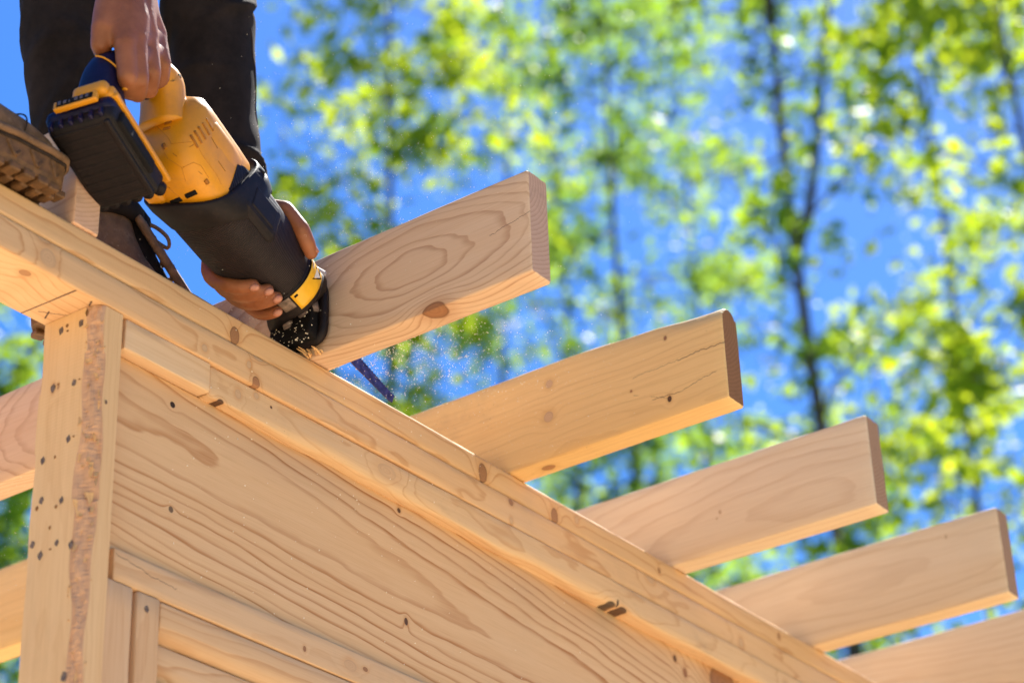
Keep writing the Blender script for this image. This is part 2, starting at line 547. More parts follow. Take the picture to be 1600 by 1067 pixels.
def tree(px, py, depth, H, z0, spread, nclump, leaf, rng, label, trunk_r=0.085, fork=None, leaf_size=0.14, per=34, shape=1.0, lean=(0, 0), sigma=0.25):
    """px,py: photo pixel the trunk passes at; depth: metres along the view axis"""
    p = at(px, py, depth)
    base = Vector((p.x, p.y, 0))
    t = root('tree', base, label, 'tree', 'trees standing behind the timber frame')
    wood_ = MB()
    anchors = []
    nseg = 14
    trunk = []
    wob = [rng.uniform(0, 6.28) for _ in range(4)]
    for i in range(nseg + 1):
        z = H * i / nseg
        q = z / H
        dz = z - p.z
        trunk.append(base + Vector((lean[0] * dz + 0.10 * math.sin(z * 0.55 + wob[0]) - 0.10 * math.sin(p.z * .55 + wob[0]),
                                    lean[1] * dz + 0.10 * math.sin(z * 0.5 + wob[1]) - 0.10 * math.sin(p.z * .5 + wob[1]), z)))
    rads = [max(0.012, trunk_r * (1 - 0.86 * (i / nseg) ** 0.85)) for i in range(nseg + 1)]
    wood_.tube(trunk, rads, 10)

    def on_trunk(z):
        f = min(max(z / H, 0), 1) * nseg
        i = min(int(f), nseg - 1)
        return trunk[i].lerp(trunk[i + 1], f - i), rads[i] + (rads[i + 1] - rads[i]) * (f - i)
    if fork:
        for (fz, dx, dy, fh, fr) in fork:
            a, r0 = on_trunk(fz)
            pts = [a + Vector((dx * q ** 0.85, dy * q ** 0.85, fh * q)) + Vector((0.05 * math.sin(9 * q), 0, 0)) for q in [i / 8 for i in range(9)]]
            wood_.tube(pts, [max(0.012, fr * (1 - 0.8 * i / 8)) for i in range(9)], 8)
            for i in range(2, 9):
                for _ in range(3):
                    anchors.append(pts[i] + Vector((rng.gauss(0, .45), rng.gauss(0, .45), rng.gauss(0, .35))))
    nclump = int(nclump * 0.76)
    nl = max(10, nclump // 6)
    for i in range(nl):
        q = (i + rng.random()) / nl
        z = z0 + (H * 0.97 - z0) * q
        a, r0 = on_trunk(z)
        prof = (0.35 + 0.9 * q) if q < 0.45 else (0.755 * (1 - (q - 0.45) / 0.62) ** 0.75 + 0.12)
        ln = spread * max(0.15, prof) * rng.uniform(0.65, 1.2) * shape
        az = i * 2.399 + rng.uniform(-.5, .5)
        el = R_(rng.uniform(12, 45))
        d = Vector((math.cos(az) * math.cos(el), math.sin(az) * math.cos(el), math.sin(el)))
        pts = []
        for k in range(6):
            f = k / 5
            pts.append(a + d * ln * f + Vector((rng.gauss(0, .03), rng.gauss(0, .03), -0.25 * ln * f * f * 0.6 + rng.gauss(0, .03))))
        wood_.tube(pts, [max(0.007, r0 * 0.42 * (1 - 0.85 * k / 5)) for k in range(6)], 6)
        for k in range(2, 6):
            for _ in range(2):
                if rng.random() < 0.78:
                    tw = pts[k] + Vector((rng.gauss(0, .33), rng.gauss(0, .33), rng.gauss(0.05, .25))) * (0.4 + 0.25 * spread)
                    wood_.tube([pts[k], pts[k].lerp(tw, .5) + Vector((0, 0, .05)), tw], [0.010, 0.007, 0.004], 4, caps=False)
                    anchors.append(tw)
    wood_.obj('trunk', BARK, t, True)
    rng.shuffle(anchors)
    anchors = anchors[:max(nclump, 1)] if len(anchors) > nclump else anchors
    # leaves: bent rhombs, scattered round the twig ends
    g = np.random.default_rng(rng.randrange(10 ** 6))
    V, Fc = [], []
    off = np.array(base)
    vid = 0
    for a in anchors:
        n = max(6, int(per * g.uniform(0.35, 1.5)))
        sg = sigma * g.uniform(0.6, 1.25)
        cpts = np.array(a) - off + g.normal(0, 1, (n, 3)) * np.array([sg, sg, sg * 0.75])
        nrm = g.normal(0, 1, (n, 3)) + np.array([0, 0, 0.7])
        nrm /= np.linalg.norm(nrm, axis=1)[:, None]
        tdir = np.cross(nrm, g.normal(0, 1, (n, 3)))
        tdir /= np.linalg.norm(tdir, axis=1)[:, None]
        sdir = np.cross(nrm, tdir)
        sz = leaf_size * g.uniform(0.6, 1.35, n)[:, None]
        A = cpts - tdir * sz * 0.6
        B = cpts + sdir * sz * 0.42 + nrm * sz * 0.10
        Cc = cpts + tdir * sz * 0.75 - nrm * sz * 0.12
        Dd = cpts - sdir * sz * 0.42 + nrm * sz * 0.10
        V.append(np.stack([A, B, Cc, Dd], 1).reshape(-1, 3))
        vid += n
    V = np.concatenate(V)
    me = bpy.data.meshes.new('crown')
    nq = len(V) // 4
    me.vertices.add(len(V)); me.vertices.foreach_set('co', V.ravel())
    me.loops.add(nq * 4); me.loops.foreach_set('vertex_index', np.arange(nq * 4, dtype=np.int32))
    me.polygons.add(nq)
    me.polygons.foreach_set('loop_start', np.arange(0, nq * 4, 4, dtype=np.int32))
    me.polygons.foreach_set('loop_total', np.full(nq, 4, dtype=np.int32))
    me.update(calc_edges=True)
    me.materials.append(leaf)
    o = bpy.data.objects.new('crown', me)
    COL.objects.link(o)
    o.parent = t
    return t


rng = random.Random(11)
TREES = [
    # px, py, depth, H, z0, spread, nclump, leaf, label, kw
    (610, 360, 25, 23.0, 8.5, 2.0, 250, LEAF_Y, 'yellow-green tree with a tall dense crown beside the dark trousers', dict(per=38)),
    (785, 540, 33, 27.0, 10.0, 1.9, 80, LEAF_M, 'slim thin-crowned tree seen past the outer tip of the rafter being sawn', dict(per=30, trunk_r=0.08)),
    (975, 560, 29, 24.5, 8.5, 2.3, 165, LEAF_D, 'blue-green tree standing above the rafter with the rounded waney tip', dict(per=32, trunk_r=0.10)),
    (1095, 560, 36, 27.5, 12.0, 2.0, 120, LEAF_M, 'distant mid-green tree close on the left of the forked trunk', dict(per=30, trunk_r=0.08)),
    (1243, 400, 24, 22.0, 7.0, 2.0, 170, LEAF_M, 'thin-leaved tree with a bare dark trunk that forks in two', dict(per=20, trunk_r=0.135, fork=[(13.9, 1.15, -0.55, 5.6, 0.065), (16.6, -0.35, 0.2, 4.0, 0.05)])),
    (1500, 560, 27, 24.0, 8.0, 2.0, 130, LEAF_Y, 'sparse lime-green tree beyond the outer end of the plainest pale rafter, behind the forked tree', dict(per=24)),
    (1660, 480, 20, 20.0, 6.0, 2.2, 240, LEAF_Y, 'bright lime-green leafy tree cut off by the right edge of the picture', dict(per=36)),
    (1010, 820, 31, 14.2, 5.0, 2.8, 170, LEAF_M, 'low bushy bright green tree filling the gap under the waney rafter', dict(per=34, shape=1.1)),
    (1240, 880, 27, 12.2, 4.0, 2.4, 150, LEAF_D, 'low dark green tree seen in the gap under the plainest pale rafter', dict(per=34)),
    (640, 640, 33, 15.4, 6.0, 1.6, 110, LEAF_Y, 'low pale green tree seen behind the tip of the saw blade', dict(per=30)),
    (15, 720, 25, 14.4, 5.0, 1.5, 190, LEAF_M, 'small green tree seen through the opening left of the post', dict(per=30)),
    (-420, 700, 27, 14.5, 5.0, 1.8, 120, LEAF_M, 'broad green tree left of the picture, beyond the open end of the frame', dict(per=28)),
    (-1050, 700, 30, 17.0, 5.0, 2.0, 120, LEAF_D, 'dark green tree far left of the picture', dict(per=28)),
    (2250, 600, 24, 19.0, 5.0, 2.2, 140, LEAF_Y, 'lime tree right of the picture', dict(per=28)),
    (335, 425, 34, 15.2, 8.0, 0.8, 16, LEAF_M, 'far treetop peeping over the top plate between the boot and the saw', dict(per=14)),
    (870, 330, 37, 27.5, 13.0, 1.7, 100, LEAF_M, 'far airy tree between the yellow-green tree and the blue-green tree', dict(per=24, trunk_r=0.10)),
    (1390, 760, 31, 17.5, 7.0, 1.8, 110, LEAF_Y, 'lime-green tree right behind the outer end of the second plain rafter from the saw', dict(per=30)),
]
for (px, py, dep, H, z0, sp, nc, lf, lab, kw) in TREES:
    tree(px, py, dep, H, z0, sp, nc, lf, rng, lab, **kw)

# ------------------------------------------------------------------ the timber wall
ZT, Z1, ZB = 2.8650, 2.8270, 2.7875       # plate top, joint between the plates, underside
WALL_O = (1.48, 0.04, 0.0)
wall = root('timber_wall', WALL_O, 'pale new softwood wall frame with doubled top plate, chipped corner post and grained board infill', 'timber wall')
WB = (0.50, 0.335, 0.20)

M_P1 = wood('pine_upper_plate', 'xzy', WALL_O, freq=85, d0=0.03, s=0.03, c=0.4, l0=1.9, w0=2.80, warp=0.008, contrast=0.62, sharp=7, seed=1, base=(0.577, 0.349, 0.181),
            knots=[(1.677, 2.839, .0085, .0125, 'brown'), (2.158, 2.842, .0105, .0155, 'brown'), (2.322, 2.837, .009, .0135, 'brown', .9), (2.376, 2.851, .005, .0065, 'pale'),
                   (2.586, 2.8445, .004, .005, 'brown'), (2.931, 2.848, .004, .006, 'brown')])
M_P2 = wood('pine_lower_plate', 'xzy', WALL_O, freq=95, d0=0.035, s=0.05, c=0.3, l0=1.2, w0=2.80, warp=0.010, contrast=0.66, sharp=7, seed=2, base=(0.587, 0.358, 0.194),
            knots=[(1.3718, 2.7875, .008, .004, 'brown', .8, .018, .006), (1.377, 2.8268, .010, .006, 'pale', .8), (1.385, 2.805, .012, .012, 'pale', .7), (1.627, 2.8005, .005, .005, 'pale'), (1.7014, 2.8103, .004, .005, 'pale'), (1.7143, 2.792, .007, .009, 'red', .9),
                   (1.7164, 2.8255, .009, .004, 'pale'), (2.2177, 2.8203, .0055, .0055, 'red', .8), (2.2177, 2.794, .004, .005, 'pale'), (2.558, 2.821, .010, .006, 'pale', .8), (2.807, 2.80, .007, .008, 'pale', .8)])
M_UN = M_P2
top1 = board('top_plate', (0.25, 0.0, Z1 + 0.0006), (4.45, 0.084, ZT), M_P1, wall, 0, 160, 0.0050, seed=1, arc=4)
top2 = board('top_plate', (0.25, -0.0012, ZB), (4.45, 0.0845, Z1 - 0.0004), M_P2, wall, 0, 160, 0.0024, seed=2,
             label='lower top plate with a pencilled joint line on its underside')
M_PEN = plain('pencil_line', (0.11, 0.07, 0.05), 0.8, 0.2)


def pencil(pts, w=0.0009):
    m = MB()
    a, b = Vector(pts[0]), Vector(pts[1])
    d = (b - a); s = Vector((-d.y, d.x, 0)).normalized() * w
    u = Vector((0, 0, -0.0004))
    m.add([a + s + u, b + s + u, b - s + u, a - s + u, a + s, b + s, b - s, a - s], [[0, 1, 2, 3], [0, 4, 5, 1], [1, 5, 6, 2], [2, 6, 7, 3], [3, 7, 4, 0]])
    m.obj('pencil_mark', M_PEN, top2)


pencil([(1.4272, 0.0825, ZB), (1.4303, 0.002, ZB)], 0.0008)
pencil([(1.4515, 0.0715, ZB), (1.4435, 0.0565, ZB)])
pencil([(1.436, 0.066, ZB), (1.462, 0.048, ZB)], 0.0004)
pencil([(1.462, 0.0145, ZB), (1.4575, 0.0062, ZB)])

# blocking under the plates: a short clean piece and a long waney one
M_B1 = wood('pine_short_block', 'xzy', WALL_O, freq=70, d0=0.10, s=0.02, w0=2.70, contrast=0.18, seed=3, base=(0.618, 0.409, 0.245), dirt=0.08)
M_B2 = wood('pine_long_block', 'xzy', WALL_O, freq=105, d0=0.03, s=0.09, c=0.2, l0=2.2, w0=2.772, warp=0.012, contrast=0.5, sharp=6, seed=4, base=(0.587, 0.372, 0.206), dirt=0.55, spots=0.5,
            knots=[(1.6898, 2.7686, .0055, .0065, 'pale', .9), (1.7203, 2.7786, .004, .004, 'pale'), (1.746, 2.774, .0018, .0018, 'dark'), (1.663, 2.7475, .006, .004, 'dark'), (2.452, 2.7485, .011, .005, 'hole', .9), (2.478, 2.7475, .012, .0055, 'dark'), (2.464, 2.7545, .003, .006, 'hole', .9),
                   (1.958, 2.770, .020, .010, 'pale', .5), (2.93, 2.765, .008, .008, 'pale', .8)])
board('blocking', (1.5066, 0.0020, 2.7503), (1.6414, 0.040, ZB - 0.0012), M_B1, wall, 0, 12, 0.0016, seed=3)


def waney(p, u, v):
    x, y, z = p
    y = y + 0.004 - 0.0085 * min(1.0, (x - 1.64) / 0.9)
    if v < -0.5 and u < 0:
        q = (-v - 0.5) * 2
        k = 0.5 + 0.5 * math.sin(x * 9 + 1) * math.sin(x * 23)
        k = k * (1.0 if 1.7 < x < 2.5 else 0.45)
        y += q * q * 0.008 * k
        z += q * 0.003 * math.sin(x * 31) * k
    return x, y, z


board('blocking', (1.6422, 0.0, 2.7475), (4.45, 0.040, ZB - 0.0012), M_B2, wall, 0, 130, 0.003, warp=waney, seed=4, label='long waney blocking board with bark-stained knots', arc=3)

# wide grained infill board
M_PAN = wood('pine_grained_panel', 'xzy', WALL_O, freq=96, d0=0.0490, s=0.0, s2=0.022, l0=1.50, c=0.05, w0=2.692, wt=-0.085, warp=0.006, amp=0.0022, contrast=1.0, sharp=4.4, seed=5,
             base=(0.592, 0.367, 0.202), dark=(0.38, 0.145, 0.036), dirt=0.10,
             knots=[(2.775, 2.728, .040, .034, 'red', .95), (1.5999, 2.7234, .0045, .0042, 'hole'), (1.6046, 2.5972, .0042, .0042, 'hole', .8), (2.0037, 2.7382, .0035, .0035, 'dark'), (2.0159, 2.5942, .004, .0055, 'dark'),
                    (2.643, 2.7311, .005, .006, 'dark'), (2.6689, 2.717, .006, .008, 'red')])
board('wall_board', (1.5005, 0.0185, 2.4950), (4.45, 0.0395, 2.7495), M_PAN, wall, 0, 60, 0.0015, seed=5, label='wide infill board with bold orange grain lines')
M_R = wood('pine_rail', 'xzy', WALL_O, freq=80, d0=0.05, s=0.05, c=.3, l0=2.1, w0=2.47, contrast=0.35, seed=6, base=(0.567, 0.358, 0.206), dirt=0.22,
           knots=[(1.8189, 2.4978, .003, .004, 'brown'), (1.9273, 2.5047, .0045, .0028, 'brown'), (1.90, 2.502, .012, .007, 'pale', .5), (2.02, 2.507, .006, .005, 'brown', .7)],
           cracks=[(1.519, 2.5135, 1.565, 2.5065, .0006), (1.565, 2.5065, 1.61, 2.5035, .0005)])
board('rail', (1.5165, 0.0100, 2.4835), (4.45, 0.040, 2.5205), M_R, wall, 0, 90, 0.0016, seed=6)
M_S1 = wood('pine_strip', 'zxy', WALL_O, freq=60, d0=0.08, s=0.03, w0=1.45, contrast=0.2, seed=7, base=(0.556, 0.353, 0.211), dirt=0.12)
M_S2 = wood('pine_stile', 'zxy', WALL_O, freq=90, d0=0.03, s=0.03, w0=1.56, contrast=0.3, seed=8, base=(0.546, 0.339, 0.194), dirt=0.3)
board('strip', (1.5025, 0.0080, 0.03), (1.5445, 0.036, 2.4822), M_S1, wall, 2, 90, 0.0016, seed=7)
stile = board('stile', (1.5525, 0.0085, 0.03), (1.5850, 0.036, 2.4822), M_S2, wall, 2, 90, 0.0016, seed=8)
# horizontal cladding slats, each with a sloping lower edge
slat_m = [wood('pine_slat', 'xzy', WALL_O, freq=100, d0=0.02, s=0.05, c=.2, l0=1.9, w0=2.40, contrast=0.55, seed=9 + i, base=(0.567, 0.358, 0.206), dirt=0.15) for i in range(2)]


def slat_warp(p, u, v):
    x, y, z = p
    if v < -0.4 and u < 0: y += (-v - 0.4) * 0.018
    return x, y, z


for i in range(8):
    zt = 2.4815 - i * 0.0455
    board('slat', (1.5880, 0.0105 + (0.006 if i == 1 else 0), zt - 0.0435), (4.45, 0.036, zt), slat_m[i % 2], wall, 0, 50, 0.0016, warp=slat_warp, seed=20 + i, arc=2)
board('lower_board', (1.5880, 0.014, 0.05), (4.45, 0.036, 2.115), slat_m[1], wall, 0, 20, 0.002, seed=33)

# corner post: long face to the opening, chipped corner, narrow face outwards
M_POST = wood('pine_post', 'zyx', WALL_O, freq=150, d0=0.03, s=0.004, c=.5, l0=2.5, w0=0.035, contrast=0.28, seed=11, base=(0.618, 0.391, 0.206), dirt=0.2,
              knots=[(2.7015, 0.0612, .006, .0028, 'brown', .9), (2.7015, .053, .004, .002, 'brown', .7)])
M_WANE = wood('rough_wane', 'zxy', WALL_O, freq=60, d0=0.05, s=0.02, contrast=0.62, sharp=7, seed=12, base=(0.50, 0.29, 0.18), dark=(0.38, 0.17, 0.07), dirt=0.4, rough=0.8)
rp = random.Random(5)
zs = [0.0 + i * 0.06 for i in range(38)] + [2.28 + i * (ZB - 0.0008 - 2.28) / 220 for i in range(221)]
steps = []
z_, val = 2.0, 0.0
while z_ < 2.9:                       # stepped chips torn out of the corner
    steps.append((z_, rp.uniform(-0.003, 0.0045), rp.uniform(-0.004, 0.004), rp.uniform(0.012, 0.05)))
    z_ += rp.uniform(0.022, 0.10)
vs, fs, fm = [], [], []
X0, X1, Y1 = 1.4617, 1.5005, 0.0805
for z in zs:
    cur = [s for s in steps if s[0] <= z]
    st = cur[-1] if cur else (0, 0, 0, .03)
    f = min(1, (z - st[0]) / st[3])
    d = st[1] * (1 - f * f)
    a = 0.0155 + 0.0035 * math.sin(z * 23) + 0.002 * math.sin(z * 61 + 1) + st[2] * .7      # where the wane starts on the wide face
    b = 0.0150 + 0.0025 * math.sin(z * 17 + 2) + 0.0015 * math.sin(z * 70) + st[2] * .5      # and ends on the narrow face
    pts = [(X0, Y1), (X0 - 0.0003, Y1 * .66), (X0, Y1 * .36), (X0, a)]
    for k in (0.2, 0.4, 0.6, 0.8):
        bulge = 0.0016 * math.sin(math.pi * k)
        x = X0 + b * k; y = a * (1 - k)
        nz = d * math.sin(math.pi * k) + 0.0007 * math.sin(z * 240 + k * 19) + rp.uniform(-.0005, .0005) + 0.0012 * math.sin(z * 97 + k * 7)
        pts.append((x + (nz - bulge) * .7, y + (nz - bulge) * .7))
    pts += [(X0 + b, 0.0), ((X0 + b + X1) / 2, 0.0), (X1 - .0015, 0.0), (X1, 0.0015), (X1, Y1 - .001), (X1 - .001, Y1), (X0 + .02, Y1)]
    e = 0.0012 * math.sin(z * 40) * math.sin(z * 13) + (0.0022 if 2.63 < z < 2.70 else 0)
    pts[0] = (X0, Y1 + e)
    vs += [(x, y, z) for x, y in pts]
npf = 15
for j in range(len(zs) - 1):
    for i in range(npf):
        fs.append([j * npf + i, j * npf + (i + 1) % npf, (j + 1) * npf + (i + 1) % npf, (j + 1) * npf + i])
        fm.append(1 if 3 <= i <= 7 else 0)
fs.append(list(range(npf))[::-1]); fm.append(0)
fs.append([(len(zs) - 1) * npf + i for i in range(npf)]); fm.append(0)
post = mesh_obj('post', vs, fs, None, wall, False, 'corner post with a torn, bark-edged corner and rows of nails', [M_POST, M_WANE], fm)
bm = bmesh.new(); bm.from_mesh(post.data); bmesh.ops.recalc_face_normals(bm, faces=bm.faces); bm.to_mesh(post.data); bm.free()

# curled splinters hanging from the torn corner
M_SPL = wood('torn_fibre', 'zxy', WALL_O, freq=200, d0=0.03, s=0.02, contrast=0.4, seed=13, base=(0.680, 0.391, 0.172), dark=(0.45, 0.20, 0.06), dirt=0.1)
sm = MB()
for (z, k, ln, bend) in [(2.735, .55, .016, .5), (2.722, .35, .012, -.4), (2.705, .75, .014, .3), (2.672, .6, .022, .2), (2.652, .15, .026, .6), (2.645, .4, .020, -.5), (2.636, .25, .016, .9),
                         (2.60, .5, .024, .3), (2.592, .7, .018, -.3), (2.557, .1, .030, .3), (2.565, .55, .022, .4), (2.545, .35, .016, .6), (2.50, .6, .02, .4), (2.485, .4, .026, -.4), (2.476, .7, .018, .5),
                         (2.445, .45, .03, .2), (2.42, .6, .022, .5), (2.40, .3, .024, -.6), (2.386, .7, .018, .4), (2.372, .4, .02, .4)]:
    w = rp.uniform(.0012, .0048); ln *= rp.uniform(.55, .95); k += rp.uniform(-.15, .15)
    c0 = Vector((X0 + 0.015 * k, 0.016 * (1 - k), z))
    ou = Vector((-.707, -.707, 0)); al = Vector((.707, -.707, 0))
    vv = []
    for i in range(7):
        q = i / 6
        p = c0 + Vector((0, 0, -ln * q)) + ou * (0.0004 + 0.0065 * abs(bend) * q * q) + al * (bend * .004 * math.sin(q * 2.4))
        wd = w * (1 - q) ** 0.7 + 0.0003
        vv += [p + al * wd, p - al * wd + ou * .0003, p + ou * -.0006]
    ff = []
    for i in range(6):
        for k2 in range(3):
            ff.append([i * 3 + k2, i * 3 + (k2 + 1) % 3, i * 3 + 3 + (k2 + 1) % 3, i * 3 + 3 + k2])
    sm.add(vv, ff)
for q in range(70):                    # small lifted flakes all down the torn strip
    z = rp.uniform(2.34, 2.78); k = rp.uniform(.05, .95)
    c0 = Vector((X0 + 0.0152 * k, 0.0162 * (1 - k), z)); ou = Vector((-.707, -.707, 0)); al = Vector((.707, -.707, 0))
    ln, w, li = rp.uniform(.004, .016), rp.uniform(.0012, .0038), rp.uniform(.0004, .0030)
    dn = Vector((rp.uniform(-.3, .3), rp.uniform(-.3, .3), -1)).normalized()
    P = [c0 - ou * .001 + al * w, c0 - ou * .001 - al * w * rp.uniform(.5, 1), c0 + dn * ln - al * w * rp.uniform(.1, .8) + ou * li, c0 + dn * ln * rp.uniform(.7, 1) + al * w * rp.uniform(.1, .9) + ou * li]
    sm.add(P + [p - ou * .0008 for p in P], [[0, 1, 2, 3], [7, 6, 5, 4], [0, 4, 5, 1], [1, 5, 6, 2], [2, 6, 7, 3], [3, 7, 4, 0]])
so = sm.obj('splinter', M_SPL, post)
so['kind'] = 'stuff'

# nails in the post: dark sunk heads, some with a stained scar beside them
M_NAIL = plain('dark_nail_steel', (0.17, 0.12, 0.095), 0.6, 0.4, 0.2, var=0.6, scale=500)
M_SCAR = plain('nail_scar', (0.24, 0.12, 0.05), 0.9, 0.1, var=0.4, scale=200)


def nail(parent, c, nrm, r, name='nail', mat=None, stretch=1.35, tilt=0.0):
    c, nrm = Vector(c), Vector(nrm)
    s = nrm.cross(Vector((0, 0, 1))).normalized(); u = Vector((0, 0, 1))
    vv, ff = [], []
    n = 10
    for (rad, h) in ((1.25, 0.0002), (1.0, 0.0009), (0.62, 0.0005), (0.3, 0.0003)):
        for k in range(n):
            t = 2 * math.pi * k / n
            j = 1 + 0.18 * math.sin(k * 2.7 + c.z * 900)
            vv.append(c + (s * math.cos(t) + u * (math.sin(t) * stretch + math.cos(t) * tilt)) * r * rad * j + nrm * h)
    for q in range(3):
        for k in range(n):
            ff.append([q * n + k, q * n + (k + 1) % n, (q + 1) * n + (k + 1) % n, (q + 1) * n + k])
    ff.append([3 * n + k for k in range(n)])
    return mesh_obj(name, vv, ff, mat or M_NAIL, parent, False)


for (y, z, r) in [(0.0549, 2.7703, .0029), (0.0246, 2.7689, .0028), (0.0612, 2.7015, .0030), (0.0290, 2.6976, .0024), (0.0318, 2.6313, .0026), (0.0686, 2.6174, .0027),
                  (0.0659, 2.5704, .0026), (0.0358, 2.5613, .0025), (0.0744, 2.5224, .0026), (0.0380, 2.5141, .0022), (0.0169, 2.5058, .0028), (0.0615, 2.5065, .0030), (0.014, 2.3626, .0032)]:
    nail(post, (X0 - 0.0002, y, z), (-1, 0, 0), r)
for (y, z, r, st) in [(0.046, 2.7735, .0016, 1.2), (0.0447, 2.7665, .0013, .8), (0.0165, 2.779, .0016, 2.2), (0.053, 2.704, .0014, .6), (0.021, 2.699, .0010, .6), (0.024, 2.632, .0013, .6), (0.050, 2.616, .0009, 2.0),
                      (0.072, 2.563, .0018, 1.3), (0.043, 2.5565, .0014, 1.2), (0.050, 2.5345, .0012, 1.6), (0.047, 2.5095, .0015, .6), (0.058, 2.703, .0012, .5)]:
    nail(post, (X0 - 0.0001, y, z), (-1, 0, 0), r, 'nail_scar', M_SCAR, st)
nail(post, (X0 + .0105, .0045, 2.545), (-.7, -.7, 0), .0016)
nail(post, (1.4815, -0.0001, 2.6725), (0, -1, 0), .0013, stretch=1.5)
nail(stile, (1.5655, 0.0084, 2.4655), (0, -1, 0), .0024)

# ------------------------------------------------------------------ rafters laid across the plate
def rafter(x0, label, mat_kw, y_out=-0.331, top=3.0055, seed=0, warp=None, x1=None, rad=0.0026, end=(0.40, 0.23, 0.13)):
    x1 = x1 or x0 + 0.0385
    c = (x0 + 0.019, 0.8, 2.935)
    m = wood('spruce_rafter', 'yzx', (0, 0, 0), **mat_kw)
    o = board('rafter', (x0, y_out, ZT + 0.0006), (x1, 2.05, top), m, None, 1, 120, rad, warp=warp, seed=seed, arc=3, sub=10, endmat=end_grain('rafter_end_grain', end, seed, c=(x0 - .03, 2.99)))
    return tag(o, label, 'rafter', 'rafters laid side by side across the top plate')


rafter(1.4168, 'rafter already sawn flush, its pink end grain showing between boot and battery', dict(freq=90, d0=.03, s=.02, w0=2.93, t0=1.40, contrast=.5, seed=21, base=(0.618, 0.372, 0.241), dark=(.45, .18, .10)), y_out=-0.001, seed=41, end=(0.60, 0.38, 0.27))
rafter(1.8128, 'rafter being sawn, with an oval grain figure and a knot on its lower edge',
       dict(freq=135, d0=0.052, s=0.20, c=0.05, l0=-0.155, w0=2.937, t0=1.8128, td=1.0, warp=0.006, amp=0.0028, contrast=0.70, sharp=3.8, seed=22, base=(0.600, 0.405, 0.270), dark=(0.36, 0.165, 0.08), dirt=.08,
            knots=[(-0.186, 2.8655, .019, .011, 'red', .95, 1.8128, .024)], cracks=[(-0.27, 2.9345, -0.331, 2.9455, .0005)]), y_out=-0.3275, top=3.0030, seed=42, end=(0.52, 0.33, 0.24))


def r2warp(p, u, v):
    x, y, z = p
    q = max(0.0, min(1.0, (-0.10 - y) / 0.24))
    if v > 0.9: z -= 0.007 * q * q
    if v > 0.4:
        k = (v - 0.4) / 0.6
        x -= u * 0.006 * q * k ** 4
        if v > 0.9: z -= q * 0.007 * abs(u) ** 3 + 0.0012 * math.sin(y * 60) * q
    return x, y, z


rafter(2.2222, 'yellowish rafter with a waney rounded tip, a split along its end and dark specks',
       dict(freq=120, d0=0.06, s=0.03, c=.1, l0=-0.1, w0=2.86, t0=2.2222, contrast=0.28, seed=23, base=(0.680, 0.423, 0.185), dark=(0.46, 0.24, 0.08), dirt=.42, spots=.7,
            knots=[(-0.0681, 2.9768, .006, .0065, 'pale', .9), (-0.0647, 2.9285, .0085, .009, 'pale', .9), (-0.2535, 2.8922, .0035, .005, 'dark'), (-0.1964, 2.9227, .002, .002, 'brown'), (-0.2536, 2.9819, .0025, .0035, 'brown'), (-0.048, 2.865, .012, .006, 'red', .8, 2.2415, .007)],
            cracks=[(-0.20, 2.940, -0.27, 2.944, .0004), (-0.27, 2.944, -0.345, 2.9465, .0008), (-0.228, 2.899, -0.268, 2.898, .0005), (-0.268, 2.898, -0.325, 2.909, .0005), (-0.20, 2.915, -0.255, 2.893, .0004)]),
       y_out=-0.3400, top=3.0075, seed=43, warp=r2warp, end=(0.27, 0.125, 0.05))
rafter(2.6288, 'pale clean rafter next to the waney one, with a small stain',
       dict(freq=70, d0=0.06, s=0.10, c=0.06, l0=-0.22, w0=2.90, t0=2.6288, contrast=0.42, seed=24, base=(0.640, 0.480, 0.335), dark=(.48, .27, .14), dirt=.06,
            knots=[(-0.0842, 2.9274, .002, .003, 'brown', .6), (-0.078, 2.919, .0015, .0015, 'brown', .6)]), y_out=-0.3335, seed=44)
rafter(3.0448, 'plain honey-coloured rafter second from the right edge, far end of the wall',
       dict(freq=66, d0=0.05, s=0.08, c=0.05, l0=-0.10, w0=2.95, t0=3.0448, contrast=0.40, seed=25, base=(0.650, 0.470, 0.300), dark=(.48, .27, .12), dirt=.08,
            knots=[(-0.2497, 2.9839, .0022, .0025, 'brown', .6)]), y_out=-0.339, top=3.0085, seed=45)
rafter(3.4500, 'last rafter at the bottom right corner, cut off by the picture edge',
       dict(freq=90, d0=0.05, s=0.05, c=0.2, l0=0.3, w0=2.86, t0=3.45, contrast=0.35, seed=26, base=(0.650, 0.470, 0.300), dirt=.1), y_out=-0.335, top=3.003, seed=46)

# ------------------------------------------------------------------ reciprocating saw
SO = Vector((1.7721, -0.012, 2.9282))
SA = Vector((0.914, 0, -0.405)).normalized()      # forward, along the blade
SU = Vector((-SA.z, 0, SA.x))                     # up
SV = Vector((0, -1, 0))                           # outwards, to the right of the picture


# the body leans out a little so that the blade bends flush with the wall
BA = Vector((.9612, .1071, -.2543)).normalized()
BU = (SU - BA * BA.dot(SU)).normalized()
BV = BA.cross(BU)
BK = 1.085


def sp(a, u, v): return SO + BA * (a * BK) + BU * u + BV * v
def spb(a, u, v): return SO + SA * a + SU * u + SV * v


def on(x, y, v, u=None):
    """point seen at photo pixel (x, y) on the saw's own plane v = const (or u = const)"""
    r = CAM_RIGHT * ((x - 800) / FPX) + CAM_DOWN * ((y - 533.5) / FPX) + CAM_FWD
    nrm = BV if u is None else BU
    t = ((v if u is None else u) - (CAM_LOC - SO).dot(nrm)) / r.dot(nrm)
    return CAM_LOC + r * t


